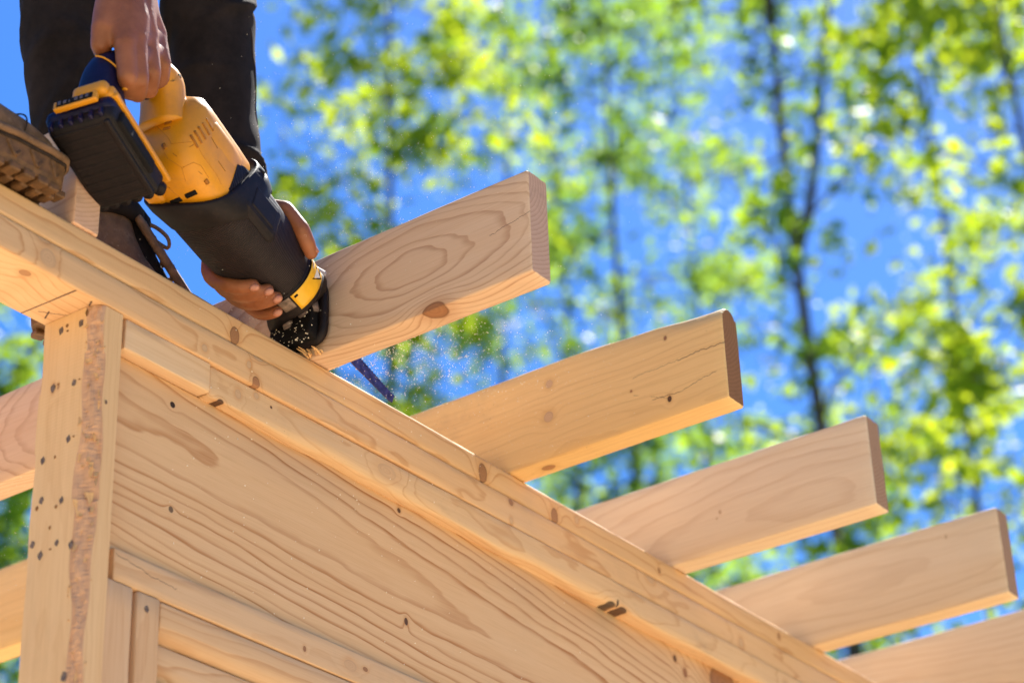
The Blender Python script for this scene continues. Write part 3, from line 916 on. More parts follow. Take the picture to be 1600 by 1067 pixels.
saw = root('reciprocating_saw', tuple(SO), 'yellow and black cordless reciprocating saw held in both hands, its blade through a rafter', 'saw')
M_YEL = plain('yellow_housing_plastic', (0.64, 0.255, 0.0015), 0.42, 0.5, var=0.10, scale=22, dust=0.30, dustcol=(0.36, 0.16, 0.03), bump=0.12, bscale=700)
M_BLK = plain('black_rubber', (0.0085, 0.0048, 0.0048), 0.6, 0.25, var=0.35, scale=40, dust=0.22, dustcol=(0.05, 0.032, 0.026), bump=0.15, bscale=900)
M_NAVY = plain('navy_plastic', (0.0065, 0.0045, 0.030), 0.5, 0.3, var=0.3, scale=60, dust=0.15, dustcol=(0.05, 0.04, 0.075), bump=0.1, bscale=900)
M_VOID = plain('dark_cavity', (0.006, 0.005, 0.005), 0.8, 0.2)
M_STEEL = plain('bare_steel', (0.42, 0.40, 0.40), 0.35, 0.5, 0.9, var=0.2, scale=90)
M_BLADE = plain('blade_steel', (0.10, 0.07, 0.13), 0.38, 0.5, 0.85, var=0.5, scale=120, dust=0.15, dustcol=(0.3, 0.10, 0.09))
M_AMB = plain('amber_recess', (0.32, 0.115, 0.005), 0.6)
M_WHITE = plain('white_print', (0.75, 0.72, 0.68), 0.5, 0.4, var=0.05)

# ribbed grip material: fine rings across the barrel
N = NT('ribbed_grip')
tc = N.n('ShaderNodeTexCoord')
dotp = N.n('ShaderNodeVectorMath', operation='DOT_PRODUCT')
N.link(tc.outputs['Object'], dotp.inputs[0]); dotp.inputs[1].default_value = tuple(BA + BU * 0.18)
wv = N.m('SINE', N.mul(dotp.outputs['Value'], 2 * math.pi / 0.0027))
nz = N.noise(tc.outputs['Object'], 38.0, 5.0, 0.7)
col = N.mix(N.step(nz, 0.35, 0.7), (0.012, 0.0065, 0.0065), (0.021, 0.0115, 0.0115))
col = N.mix(N.mul(N.step(N.noise(tc.outputs['Object'], 90.0, 6.0, 0.75), 0.55, 0.75), 0.25), col, (0.09, 0.055, 0.04))
N.bsdf(col, 0.55, 0.3, normal=N.bump(wv, 0.8, 0.0008))
M_GRIP = N.mat


def loft(name, secs, mat, parent, n=40, label=None, caps=(True, True), slant=0.0, fn=None, smooth=True):
    """secs: (a, cu, cv, hu, hv, exponent) superellipse rings across the saw's axis; slant tilts rings"""
    vs, fs = [], []
    for (a, cu, cv, hu, hv, ex) in secs:
        for k in range(n):
            t = 2 * math.pi * k / n
            c, s_ = math.cos(t), math.sin(t)
            u = cu + hu * math.copysign(abs(s_) ** (2 / ex), s_)
            v = cv + hv * math.copysign(abs(c) ** (2 / ex), c)
            aa = a
            if fn: aa, u, v = fn(a, u, v)
            vs.append(sp(aa, u, v))
    m = len(secs)
    for j in range(m - 1):
        for k in range(n):
            fs.append([j * n + k, j * n + (k + 1) % n, (j + 1) * n + (k + 1) % n, (j + 1) * n + k])
    if caps[0]: fs.append(list(range(n))[::-1])
    if caps[1]: fs.append([(m - 1) * n + k for k in range(n)])
    return mesh_obj(name, vs, fs, mat, parent, smooth, label)


def sbox(name, a, u, v, mat, parent, bev=0.003, seg=2, label=None, rot=0.0, taper=None):
    """box between (a0,a1),(u0,u1),(v0,v1) in saw axes, rotated by rot in the a-u plane"""
    ca, cu, cv = (a[0] + a[1]) / 2, (u[0] + u[1]) / 2, (v[0] + v[1]) / 2
    ha, hu, hv = (a[1] - a[0]) / 2, (u[1] - u[0]) / 2, (v[1] - v[0]) / 2
    A = (BA * math.cos(rot) + BU * math.sin(rot)) * 1.0; U = (BU * math.cos(rot) - BA * math.sin(rot))
    m = MB(); m.box(sp(ca, cu, cv), A * (ha * BK), U * hu, BV * hv)
    if taper:                                   # shrink the low (-u) side
        for i in (0, 1, 4, 5):
            p = Vector(m.v[i]); c = sp(ca, cu, cv)
            d = p - c
            m.v[i] = tuple(c + A * d.dot(A) * taper[0] + U * d.dot(U) + BV * d.dot(BV) * taper[1])
    o = m.obj(name, mat, parent, False, label)
    if bev: bevel(o, bev, seg)
    return o


# motor housing
house = loft('motor_housing', [(-0.2680, .020, 0, .010, .012, 2.2), (-0.2665, .020, 0, .026, .024, 2.3), (-0.2618, .018, 0, .040, .037, 2.5), (-0.2535, .014, 0, .050, .045, 2.7),
                               (-0.2392, .008, 0, .054, .046, 3.0), (-0.2155, .001, 0, .0555, .047, 3.2), (-0.1888, -.002, 0, .0545, .047, 3.2), (-0.1681, .0, 0, .050, .046, 3)], M_YEL, saw, 48, fn=lambda a, u, v: (a, u + .006, v + .003))
# raised cheek on the outer side, seam and screw bosses on the underside
def cheek(a, u, v): return a, u + (a + .215) * 0.10, v
loft('housing_cheek', [(-0.2558, .026, .028, .006, .006, 2.5), (-0.2511, .026, .032, .015, .012, 2.6), (-0.2333, .022, .037, .021, .0135, 2.8), (-0.2037, .018, .0375, .022, .0135, 2.8),
                       (-0.1847, .016, .037, .020, .013, 2.8), (-0.1788, .015, .034, .012, .008, 2.5)], M_YEL, saw, 28)
sbox('screw_boss', (-.250, -.2125), (-.0515, -.03), (-.036, -.012), M_YEL, saw, 0.007, 3, rot=-0.02)
M_SEAMY = plain('yellow_seam', (0.50, 0.19, 0.003), 0.5)
for i in range(5):          # vents across the back of the housing
    x, y = (279, 272, 267, 263, 261)[i], (172, 178, 185, 192, 201)[i]
    line_on(house, [(x - 5, y + 2), (x, y), (x + 5, y - 1)], [.0010, .0021, .0021, .0012][0] if False else .0017, 'vent_slot', M_AMB, saw, .0002)
for i in range(5):          # and over the shoulder of the cheek
    x, y = 322 - i * 6.0, 186 + i * 6.5
    line_on(house, [(x, y), (x + 6, y + 10), (x + 11, y + 19)], .0015, 'vent_slot', M_AMB, saw, .0001)
for pix in ([(301, 214), (316, 242), (338, 272), (346, 288)], [(243, 196), (262, 215), (268, 225), (300, 222)], [(286, 262), (302, 254), (314, 259), (326, 278)], [(252, 228), (262, 248), (284, 262), (290, 284)], [(262, 292), (285, 312)]):
    line_on(house, pix, .00055, 'mould_seam', M_SEAMY, saw, -.0002)
for (x, y) in [(257, 229), (323, 284)]:
    line_on(house, [(x - 2, y - 3), (x + 2, y + 3)], .0028, 'screw_hole', M_AMB, saw, -.0008)
for pix in ([(291, 307), (307, 300)], [(268, 317), (283, 311)]):
    line_on(house, pix, .0034, 'slot_opening', M_VOID, saw, -.0008)
for pix in ([(296, 230), (303, 226)], [(330, 215), (340, 232)], [(310, 268), (316, 273)], [(270, 240), (277, 245)], [(341, 252), (352, 268)]):
    line_on(house, pix, .0003, 'scuff', plain('scuff_dark', (0.22, 0.085, 0.008), .7) if 'scuff_dark' not in bpy.data.materials else bpy.data.materials['scuff_dark'], saw, .0002)

# rubber bumper collar, flap and barrel
def col_sl(a, u, v): return a + .016 + (0.34 * u + 0.32 * v) * (1 if a < -.18 else .5), u, v
loft('bumper_collar', [(-0.2010, .0, 0, .0555, .049, 3.0), (-0.2025, -.003, -.003, .0605, .0515, 3.0), (-0.1990, -.003, -.003, .063, .0535, 3.0), (-0.1860, -.003, -.003, .0635, .0535, 3.0), (-0.1740, -.002, -.002, .061, .053, 2.9),
                       (-0.1680, 0, 0, .056, .052, 2.8), (-0.1560, 0, 0, .052, .050, 2.6)], M_BLK, saw, 56, fn=lambda a, u, v: (lambda q: (q[0] - .004, q[1] + .007, q[2] + .004))(col_sl(a, u, v)))
sbox('bumper_flap', (-.172, -.104), (-.032, .022), (.020, .0545), M_BLK, saw, 0.012, 4, rot=-0.02)
sbox('flap_panel', (-.158, -.116), (-.020, .010), (.050, .0558), M_BLK, saw, 0.004, 3, rot=-0.02)
barrel = loft('barrel_grip', [(-.190, 0, 0, .055, .051, 2.5), (-.150, 0, 0, .0545, .0515, 2.5), (-.120, -.001, 0, .0535, .0515, 2.5), (-.085, -.001, 0, .0505, .0495, 2.4), (-.055, -.001, 0, .0460, .0455, 2.3), (-.034, -.001, 0, .0410, .0405, 2.2), (-.016, -.001, 0, .0375, .0372, 2.2), (-.004, 0, 0, .0362, .0362, 2.2)], M_GRIP, saw, 56)
mm = MB()
def bar_pt(a, th, off=0.0):
    """point on the barrel surface; th measured from outwards (v) towards up (u)"""
    r = np.interp(a, [-.150, -.120, -.085, -.055, -.034, -.016, -.004, .03], [.0525, .0522, .0500, .0458, .0408, .0374, .0363, .0363]) + off
    return sp(a, -.001 + r * math.sin(th), r * math.cos(th))
mm.tube([bar_pt(-.115, .50, .0004), bar_pt(-.08, .58, .0006), bar_pt(-.05, .66, .0006), bar_pt(-.036, .70, .0004)], .0011, 8)
mm.tube([bar_pt(-.115, .50, .0004), bar_pt(-.118, .70, .0006), bar_pt(-.110, .90, .0006), bar_pt(-.05, 1.0, .0006)], .0011, 8)
mm.obj('grip_edge', M_BLK, saw, True)

# yellow warning label wrapped round the barrel's end
def patch(name, a0, a1, t0, t1, off, mat, parent, na=6, nt=14, th=0.0005, shape=None):
    vs, fs = [], []
    for side in (1, 0):
        for i in range(na + 1):
            for j in range(nt + 1):
                x, y = i / na, j / nt
                a = a0 + (a1 - a0) * x; t = t0 + (t1 - t0) * y
                if shape: a, t = shape(a, t, x, y)
                vs.append(bar_pt(a, t, off - (0 if side else th)))
    w = nt + 1
    M_ = (na + 1) * w
    for i in range(na):
        for j in range(nt):
            q = [i * w + j, i * w + j + 1, (i + 1) * w + j + 1, (i + 1) * w + j]
            fs.append(q); fs.append([M_ + k for k in q[::-1]])
    edge = [(i * w, (i + 1) * w) for i in range(na)] + [((i + 1) * w + nt, i * w + nt) for i in range(na)] + [(j + 1, j) for j in range(nt)] + [(na * w + j, na * w + j + 1) for j in range(nt)]
    for p, q in edge: fs.append([p, q, q + M_, p + M_])
    return mesh_obj(name, vs, fs, mat, parent, True)


M_LAB = plain('yellow_label', (0.78, 0.42, 0.012), 0.4, 0.5, var=0.08, scale=60)
collar_ring = loft('nose_ring', [(-.040, -.001, 0, .0415, .0410, 2.2), (-.0385, -.001, 0, .0438, .0435, 2.2), (-.030, -.001, 0, .0418, .0415, 2.2), (-.016, -.001, 0, .0398, .0395, 2.2), (-.006, 0, 0, .0390, .0390, 2.2), (-.002, 0, 0, .036, .036, 2.2)], M_BLK, saw, 48)
lab = patch('warning_label', -.036, -.011, -1.0, .62, .0050, M_LAB, saw)
patch('label_edge', -.036, -.018, -1.42, -1.05, .0046, plain('worn_label_silver', (0.16, 0.11, 0.08), 0.4, 0.5, var=.5, scale=150), saw)
# warning triangle with a black outline, and small marks
def tri(name, size, off, mat):
    c = (-.0225, .06)
    P = [(c[0] + size * .0082 * x, c[1] + size * .21 * y) for x, y in ((.95, .25), (-.25, .95), (-.45, -.95))]
    vs = [bar_pt(a, t, off + .0007) for a, t in P] + [bar_pt(a, t, off + .0002) for a, t in P]
    mesh_obj(name, vs, [[0, 1, 2], [5, 4, 3], [0, 3, 4, 1], [1, 4, 5, 2], [2, 5, 3, 0]], mat, lab)
tri('warning_triangle', 1.35, .0049, M_VOID)
tri('warning_triangle', 0.95, .0053, M_WHITE)
patch('printed_mark', -.033, -.030, -.93, -.82, .0056, M_VOID, lab, 2, 3)
patch('printed_mark', -.016, -.015, .12, .50, .0056, M_VOID, lab, 2, 6)
patch('printed_mark', -.0325, -.031, .10, .36, .0056, M_WHITE, lab, 2, 4)

# shoe guard: hood from the barrel to the shoe plate pressed on the rafter, open below
def rrect(y0, y1, zb0, zb1, zt0, zt1, n=48, ex=4.0):
    """rounded quadrilateral in a Y-Z plane, bottom sloping from zb0 (at y0) to zb1 (at y1)"""
    out = []
    for k in range(n):
        t = 2 * math.pi * k / n
        c, s_ = math.cos(t), math.sin(t)
        x = math.copysign(abs(c) ** (2 / ex), c); y = math.copysign(abs(s_) ** (2 / ex), s_)
        f = (1 - x) / 2                       # 0 at the outer (y0) side
        Y = y0 + (y1 - y0) * f
        zb = zb0 + (zb1 - zb0) * f; zt = zt0 + (zt1 - zt0) * f
        out.append((Y, zb + (zt - zb) * (1 + y) / 2))
    return out


hv, hf, nn = [], [], 48
ring0 = [tuple(sp(-.012, .0375 * math.sin(2 * math.pi * k / nn), .0375 * math.cos(2 * math.pi * k / nn))) for k in range(nn)]
ringE = [(1.803, y, z) for y, z in rrect(-.0320, .0600, 2.938, 2.905, 2.968, 2.972)]
ringI = [(1.800, y, z) for y, z in rrect(-.0250, .0540, 2.945, 2.915, 2.962, 2.966)]
ringJ = [(1.790, y, z) for y, z in rrect(-.0200, .0480, 2.930, 2.920, 2.955, 2.957)]
rings = [ring0]
for q, bulge in ((.18, 1.03), (.45, 1.06), (.75, 1.05), (.93, 1.02)):
    f = q ** 1.15
    c0 = [sum(a[i] * (1 - f) + b[i] * f for a, b in zip(ring0, ringE)) / nn for i in range(3)]
    rings.append([tuple(c0[i] + (a[i] * (1 - f) + b[i] * f - c0[i]) * bulge for i in range(3)) for a, b in zip(ring0, ringE)])
rings += [ringE, ringI, ringJ]
for rg in rings: hv += rg
for j in range(len(rings) - 1):
    for k in range(nn): hf.append([j * nn + k, j * nn + (k + 1) % nn, (j + 1) * nn + (k + 1) % nn, (j + 1) * nn + k])
hf.append(list(range(nn))[::-1]); hf.append([(len(rings) - 1) * nn + k for k in range(nn)])
shoe = mesh_obj('shoe_guard', hv, hf, M_BLK, saw, True)
pl = rrect(-.0265, .0500, 2.8800, 2.8850, 2.960, 2.962, 40, 5.0)
m = MB(); pl3 = [(1.8040, y, z) for y, z in pl]
m.tube(pl3 + [pl3[0]], .0062, 10, caps=False)
m.obj('shoe_plate', M_BLK, saw, True)
m = MB(); m.box((1.796, .012, 2.912), (.0085, 0, -.003), (0, .033, 0), (.004, 0, .030)); bevel(m.obj('cavity_shade_block', M_VOID, saw), .003)  # solid near-black block: stands in for the shade inside the open shoe
m = MB()
m.tube([(1.772, -.006, 2.925), (1.789, -.008, 2.914)], [.0085, .0075], 14); m.tube([(1.786, .016, 2.916), (1.790, .016, 2.902)], [.008, .007], 12)
m.tube([(1.792, -.018, 2.933), (1.797, -.019, 2.916)], [.006, .006], 12)
m.obj('clamp_screw', plain('dusty_steel', (0.20, 0.15, 0.13), 0.6, 0.4, 0.4, var=.5, scale=200), saw, True)
m = MB(); m.tube([bar_pt(-.016, 1.25, .003), bar_pt(-.004, 1.15, .005), bar_pt(.010, 1.06, .008)], [.003, .006, .0065], 12)
m.obj('release_lever', plain('pale_grey_plastic', (0.55, 0.52, 0.55), 0.4), saw, True)

# blade: thin steel with a toothed upper edge
bm_v, bm_f = [], []
nb_ = 64
for i in range(nb_ + 1):
    q = i / nb_
    a = .028 + (.1935 - .028) * q
    cu = 0.0015 + 0.0135 * q
    hw = 0.0098 - 0.0030 * max(0, q - .55) / .45
    tooth = (0.0016 if i % 2 else 0.0) if a < .190 else 0
    top_ = cu + hw - tooth
    bot = cu - hw
    if q > .97: bot = cu - hw * .8
    for v in (-.00065, .00065):
        bm_v += [spb(a, bot, v), spb(a, top_, v)]
for i in range(nb_):
    j = i * 4
    bm_f += [[j, j + 4, j + 5, j + 1], [j + 2, j + 3, j + 7, j + 6], [j, j + 2, j + 6, j + 4], [j + 1, j + 5, j + 7, j + 3]]
bm_f += [[0, 1, 3, 2], [nb_ * 4, nb_ * 4 + 2, nb_ * 4 + 3, nb_ * 4 + 1]]
mesh_obj('blade', bm_v, bm_f, M_BLADE, saw)

# D handle: navy rear grip curving over into a yellow front post
def smooth_path(ctrl, n=28):
    P = np.array(ctrl, float); out = []
    m = len(P)
    for i in range(n + 1):
        t = i / n * (m - 1); k = min(int(t), m - 2); f = t - k
        p0, p1, p2, p3 = P[max(k - 1, 0)], P[k], P[k + 1], P[min(k + 2, m - 1)]
        out.append(0.5 * ((2 * p1) + (-p0 + p2) * f + (2 * p0 - 5 * p1 + 4 * p2 - p3) * f * f + (-p0 + 3 * p1 - 3 * p2 + p3) * f ** 3))
    return out


def sweep(name, ctrl, mat, parent, n=26, ring=18, ex=2.6):
    """ctrl rows: a, u, half width in the a-u plane, half width along v"""
    P = smooth_path(ctrl, n)
    vs, fs = [], []
    for i, p in enumerate(P):
        q0, q1 = P[max(i - 1, 0)], P[min(i + 1, len(P) - 1)]
        d = np.array([q1[0] - q0[0], q1[1] - q0[1]]); d /= np.linalg.norm(d)
        nx, ny = -d[1], d[0]
        for k in range(ring):
            t = 2 * math.pi * k / ring
            c, s_ = math.cos(t), math.sin(t)
            w = p[2] * math.copysign(abs(c) ** (2 / ex), c); h = p[3] * math.copysign(abs(s_) ** (2 / ex), s_)
            vs.append(sp(p[0] + nx * w, p[1] + ny * w, h))
    m = len(P)
    for j in range(m - 1):
        for k in range(ring):
            fs.append([j * ring + k, j * ring + (k + 1) % ring, (j + 1) * ring + (k + 1) % ring, (j + 1) * ring + k])
    fs.append(list(range(ring))[::-1]); fs.append([(m - 1) * ring + k for k in range(ring)])
    return mesh_obj(name, vs, fs, mat, parent, True)


rear = sweep('rear_grip', [(-.318, -.064, .030, .030), (-.343, -.050, .026, .027), (-.355, -.022, .0215, .0225), (-.357, .006, .0185, .020), (-.347, .026, .0165, .0185), (-.330, .043, .0165, .018), (-.310, .056, .017, .018)], M_NAVY, saw)
sweep('handle_post', [(-.314, .056, .0175, .0185), (-.300, .064, .020, .022), (-.285, .064, .0225, .025), (-.276, .052, .0215, .025), (-.269, .038, .022, .026), (-.260, .020, .024, .030)], M_YEL, saw)
for (a, u) in [(-.283, .070), (-.268, .046)]:
    m = MB(); m.tube([sp(a, u, .010), sp(a, u, .0245)], .0032, 12)
    m.obj('screw_hole', M_VOID, saw, True)
m = MB(); m.tube([sp(-.292, .046, 0), sp(-.299, .036, 0), sp(-.311, .032, 0)], [.006, .009, .007], 12)
m.obj('trigger', M_BLK, saw, True)
m = MB()
pts = smooth_path([(-.3800, .004, .004), (-.376, .002, .013), (-.366, -.004, .0225), (-.353, -.010, .0255), (-.346, -.022, .0255)], 16)
m.tube([sp(*p) for p in pts], [.0011] * 13 + [.0016, .0030, .0036, .0032], 8)
m.obj('yellow_trim', M_YEL, rear, True)

# foot that carries the battery
sbox('battery_foot', (-.370, -.276), (-.068, -.044), (-.034, .024), M_NAVY, saw, 0.009, 4)
sbox('foot_bracket', (-.326, -.280), (-.060, -.030), (-.016, .016), M_BLK, saw, 0.009, 4, rot=-.05)
sbox('foot_bracket', (-.284, -.256), (-.042, -.036), (-.004, .010), M_BLK, saw, 0.002, 2)

YAWB, ROLLB = 9.0, -9.0
# battery pack
bat = sbox('battery_pack', (-.376, -.258), (-.098, -.066), (-.047, .0360), M_BLK, saw, 0.009, 4, taper=(.94, .92))
sbox('battery_shell', (-.3775, -.290), (-.086, -.0645), (-.0475, .0350), M_NAVY, bat, 0.010, 4)
sbox('yellow_strip', (-.374, -.254), (-.0700, -.0630), (.027, .0390), M_YEL, bat, 0.002, 2)
sbox('side_recess', (-.358, -.286), (-.093, -.074), (.028, .0382), M_VOID, bat, 0.003, 2)
for i in range(9):
    a = -.366 + i * .0112
    sbox('rib', (a, a + (.004 if i not in (6, 7) else .0062)), (-.0988, -.0960), (-.038 + .001 * (i % 3), .020), M_BLK, bat, 0.0012, 2)
sbox('edge_rail', (-.368, -.266), (-.1005, -.093), (.022, .029), M_BLK, bat, 0.002, 2)
for i in range(6):
    v = -.040 + i * .0140
    m = MB(); m.tube([sp(-.2610, -.089, v), sp(-.2595, -.080, v)], .0070, 14)
    m.obj('cell_bulge', M_BLK, bat, True)
for i in range(6):
    v = -.040 + i * .0120
    sbox('rear_rib', (-.3765, -.370), (-.095, -.084), (v, v + .005), M_NAVY, bat, 0.0018, 2)
# release latch with a framed dark name plate
sbox('release_latch', (-.386, -.356), (-.067, -.048), (-.012, .030), M_YEL, bat, 0.007, 4, rot=.10)
sbox('release_latch', (-.378, -.356), (-.068, -.052), (.018, .035), M_YEL, bat, 0.005, 3, rot=.10)
m = MB(); m.tube([sp(-.371, -.057, .0285), sp(-.371, -.057, .0312)], .0042, 14); m.obj('latch_hole', M_VOID, bat, True)
plate = sbox('name_plate', (-.3870, -.3800), (-.0815, -.0695), (-.030, .022), M_YEL, bat, 0.002, 2, rot=.1)
sbox('plate_panel', (-.3880, -.3850), (-.0797, -.0712), (-.026, .018), M_VOID, bat, 0.0012, 1, rot=.1)
for i, (w, k) in enumerate([(.0050, 1), (.0050, .8), (.0018, .3), (.0055, 1), (.0050, 1), (.0050, .9)]):
    v = -.023 + i * .0066
    sbox('printed_digit', (-.3887, -.3875), (-.0779, -.0779 + .0052 * max(k, .5)), (v, v + w * .68), plain('dull_print', (0.10, 0.085, 0.10), .6) if i == 0 else bpy.data.materials['dull_print'], bat, 0.0)

# the pack sits square to the blade, not to the tilted body: turn it about its own middle
_c = sp(-.32, -.08, .002)
_R = Matrix.Translation(_c) @ Matrix.Rotation(R_(ROLLB), 4, BA) @ Matrix.Rotation(R_(YAWB), 4, BU) @ Matrix.Translation(-_c)
_T = Matrix.Translation(-SO) @ _R @ Matrix.Translation(SO)
for o in [q for q in bpy.data.objects if q.type == 'MESH' and (q == bat or q.parent == bat or q.name.split('.')[0] in ('battery_foot', 'foot_bracket'))]:
    o.data.transform(_T)

# ------------------------------------------------------------------ the worker
PO = Vector((1.62, 0.22, 2.90))
worker = root('person', tuple(PO), 'worker in dark trousers and brown boots sawing a rafter, head and body above the frame', 'person')
N = NT('skin')
tc = N.n('ShaderNodeTexCoord')
n1 = N.noise(tc.outputs['Object'], 24.0, 5.0, 0.65)
n2 = N.noise(tc.outputs['Object'], 260.0, 4.0, 0.7)
col = N.mix(N.step(n1, 0.3, 0.72), (0.215, 0.068, 0.023), (0.32, 0.112, 0.043))
col = N.mix(N.mul(N.step(N.noise(tc.outputs['Object'], 70.0, 6.0, 0.8), 0.56, 0.75), 0.35), col, (0.12, 0.042, 0.022))
N.bsdf(col, 0.5, 0.4, normal=N.bump(n2, 0.35, 0.0008), sss=0.12)
M_SKIN = N.mat
M_NAIL2 = plain('fingernail', (0.42, 0.17, 0.105), 0.3, 0.5, var=0.08, scale=200)


def icoball():
    bm = bmesh.new(); bmesh.ops.create_icosphere(bm, subdivisions=2, radius=1)
    v = np.array([x.co[:] for x in bm.verts]); f = [[q.index for q in p.verts] for p in bm.faces]
    bm.free()
    return v, f


ICO_V, ICO_F = icoball()


class Balls:
    """chains of overlapping balls, later fused into one skin by voxel remeshing"""
    def __init__(s): s.b = []

    def chain(s, pts, step=0.3):
        for (p, r), (q, t) in zip(pts[:-1], pts[1:]):
            p, q = Vector(p), Vector(q)
            n = max(2, int((q - p).length / (min(r, t) * step)) + 1)
            for i in range(n + 1):
                f = i / n
                s.b.append((p.lerp(q, f), r + (t - r) * f))
        return s

    def fuse(s, name, mat, parent, voxel=0.0026, smooth=6, factor=0.5, label=None):
        off = np.array(world_origin(parent))
        V = np.concatenate([ICO_V * r + (np.array(p) - off) for p, r in s.b])
        k = len(ICO_V)
        F = (np.array(ICO_F)[None] + (np.arange(len(s.b)) * k)[:, None, None]).reshape(-1, 3)
        me = bpy.data.meshes.new(name + '_balls')
        me.from_pydata(V.tolist(), [], F.tolist())
        o = bpy.data.objects.new(name + '_tmp', me)
        COL.objects.link(o)
        m = o.modifiers.new('r', 'REMESH'); m.mode = 'VOXEL'; m.voxel_size = voxel; m.use_smooth_shade = True
        m = o.modifiers.new('s', 'SMOOTH'); m.factor = factor; m.iterations = smooth
        dg = bpy.context.evaluated_depsgraph_get()
        out = bpy.data.meshes.new_from_object(o.evaluated_get(dg))
        bpy.data.objects.remove(o); bpy.data.meshes.remove(me)
        out.name = name
        out.materials.clear(); out.materials.append(mat)
        out.polygons.foreach_set('use_smooth', [True] * len(out.polygons))
        res = bpy.data.objects.new(name, out)
        COL.objects.link(res)
        res.parent = parent
        if label: res['label'] = label
        return res


B = Balls()
# right hand closed round the rear handle (image left): back of the hand and four curled fingers
w1, w2 = on(178, -34, .004), on(212, -34, .010)
pc = on(207, 6, .014)
mcp = [on(243, 56, .016), on(229, 58, .026), on(212, 63, .031), on(196, 70, .029)]
pip = [on(252, 100, .024), on(236, 112, .033), on(217, 122, .036), on(199, 120, .033)]
dip = [on(250, 131, .010), on(233, 141, .016), on(215, 147, .018), on(201, 143, .014)]
tip = [on(238, 128, -.008), on(224, 134, -.006), on(210, 139, -.004), on(199, 136, -.006)]
for k in range(4):
    B.chain([(w2 if k < 2 else w1.lerp(w2, .5), .021), (mcp[k].lerp(pc, .5), .0195), (mcp[k], .0140)])
    B.chain([(mcp[k], .0130), (pip[k], .0120), (dip[k], .0106), (tip[k], .0090)], .25)
for k in range(3): B.chain([(mcp[k], .0125), (mcp[k + 1], .0125)]).chain([(pip[k].lerp(mcp[k], .5), .0105), (pip[k + 1].lerp(mcp[k + 1], .5), .0105)])
B.chain([(w1, .024), (on(190, -5, .006), .025), (on(186, 22, .010), .022), (mcp[3], .013)])
B.chain([(on(180, -10, .002), .021), (on(168, 20, .004), .0165), (on(160, 44, .006), .0130), (on(157, 70, .002), .0118), (on(164, 92, -.010), .0095)], .25)
B.chain([(on(168, 22, -.002), .015), (on(188, 34, .006), .014)])
elbR = Vector((1.36, 0.02, 3.42))
shR = Vector((1.47, 0.10, 3.68))
wR = (w1 + w2) / 2
B.chain([(w1, .0235), (elbR + Vector((-.012, 0, 0)), .040)]).chain([(w2, .0235), (elbR + Vector((.012, 0, 0)), .042)]).chain([(elbR, .044), (shR, .056)])

# left hand round the barrel: palm behind it, finger ends showing underneath, thumb on top
def bp(a, deg, off): return bar_pt(a, R_(deg), off)
fings = [[(-.088, -190), (-.092, -145), (-.089, -113), (-.080, -82)],
         [(-.071, -190), (-.075, -147), (-.0705, -112), (-.0650, -73)],
         [(-.055, -190), (-.059, -145), (-.0525, -110), (-.0490, -72)],
         [(-.040, -190), (-.034, -150), (-.026, -122), (-.0280, -88)]]
knL = []
for k, f in enumerate(fings):
    rr_ = [.0120, .0102, .0096, .0088] if k < 3 else [.0112, .0094, .0088, .0080]
    pts = [(bp(a, d, r * 0.92), r) for (a, d), r in zip(f, rr_)]
    # extra points so that a finger bends round the barrel instead of through it
    fine = [pts[0]]
    for (a0, d0), (a1, d1), r0, r1 in zip(f[:-1], f[1:], rr_[:-1], rr_[1:]):
        for q in (.34, .67, 1.0):
            r = r0 + (r1 - r0) * q
            fine.append((bp(a0 + (a1 - a0) * q, d0 + (d1 - d0) * q, r * .92), r))
    B.chain(fine, .25)
    knL.append(fine[0][0])
wL = on(396, 372, -.092)
for k in range(4): B.chain([(wL, .024), (knL[k].lerp(wL, .4) + Vector((0, .010, .004)), .018), (knL[k], .012)])
for k in range(3): B.chain([(knL[k], .0115), (knL[k + 1], .0115)])
th = [(-.098, 140, .016, .0175), (-.096, 95, .0105, .0125), (-.088, 55, .0098, .0112), (-.072, 28, .0095, .0108), (-.060, 18, .009, .0102), (-.0475, 13, .0085, .0088)]
B.chain([(bp(a, d, o), r) for a, d, o, r in th], .25)
elbL = at_y(318, 185, .23)
shL = at_y(300, -330, .14)
B.chain([(wL, .0245), (elbL, .034)]).chain([(elbL, .036), (shL, .048)])
# trunk, head and legs (out of the picture, under the clothes)
hipL, hipR = at_y(140, -360, .34), at_y(335, -330, .30)
hip = (hipL + hipR) / 2
chest = Vector((1.66, 0.12, 3.78))
neck = Vector((1.62, 0.03, 3.89))
B.chain([(hip, .13), (chest, .135), (neck, .055), (neck + Vector((0, -.06, .07)), .058)])
B.chain([(shR, .058), (chest + Vector((-.05, -.02, .05)), .09), (chest + Vector((.06, -.02, .04)), .09), (shL, .058)])
hd = neck + Vector((0, -.09, .13))
B.chain([(hd, .088), (hd + Vector((0, -.02, -.06)), .066)]).chain([(hd + Vector((0, -.095, -.02)), .012), (hd + Vector((0, -.10, -.035)), .014)])
L1 = [at_y(98, -90, .22), at_y(99, 20, .22), at_y(103, 110, .22), at_y(110, 200, .22), at_y(122, 290, .225)]
L2 = [at_y(316, -90, .12), at_y(322, 0, .12), at_y(330, 70, .12), at_y(336, 140, .12), at_y(339, 200, .12), at_y(347, 258, .12), at_y(360, 318, .12)]
kn1, kn2 = L1[0] + Vector((-.01, -.02, .06)), L2[0] + Vector((.01, -.02, .06))
B.chain([(hipL, .068), (kn1, .036), (L1[-1], .032), (L1[-1] + Vector((.01, 0, -.10)), .036)])
B.chain([(hipR, .068), (kn2, .036), (L2[-1], .032)])
body = B.fuse('body', M_SKIN, worker, 0.0027, 5, 0.5)

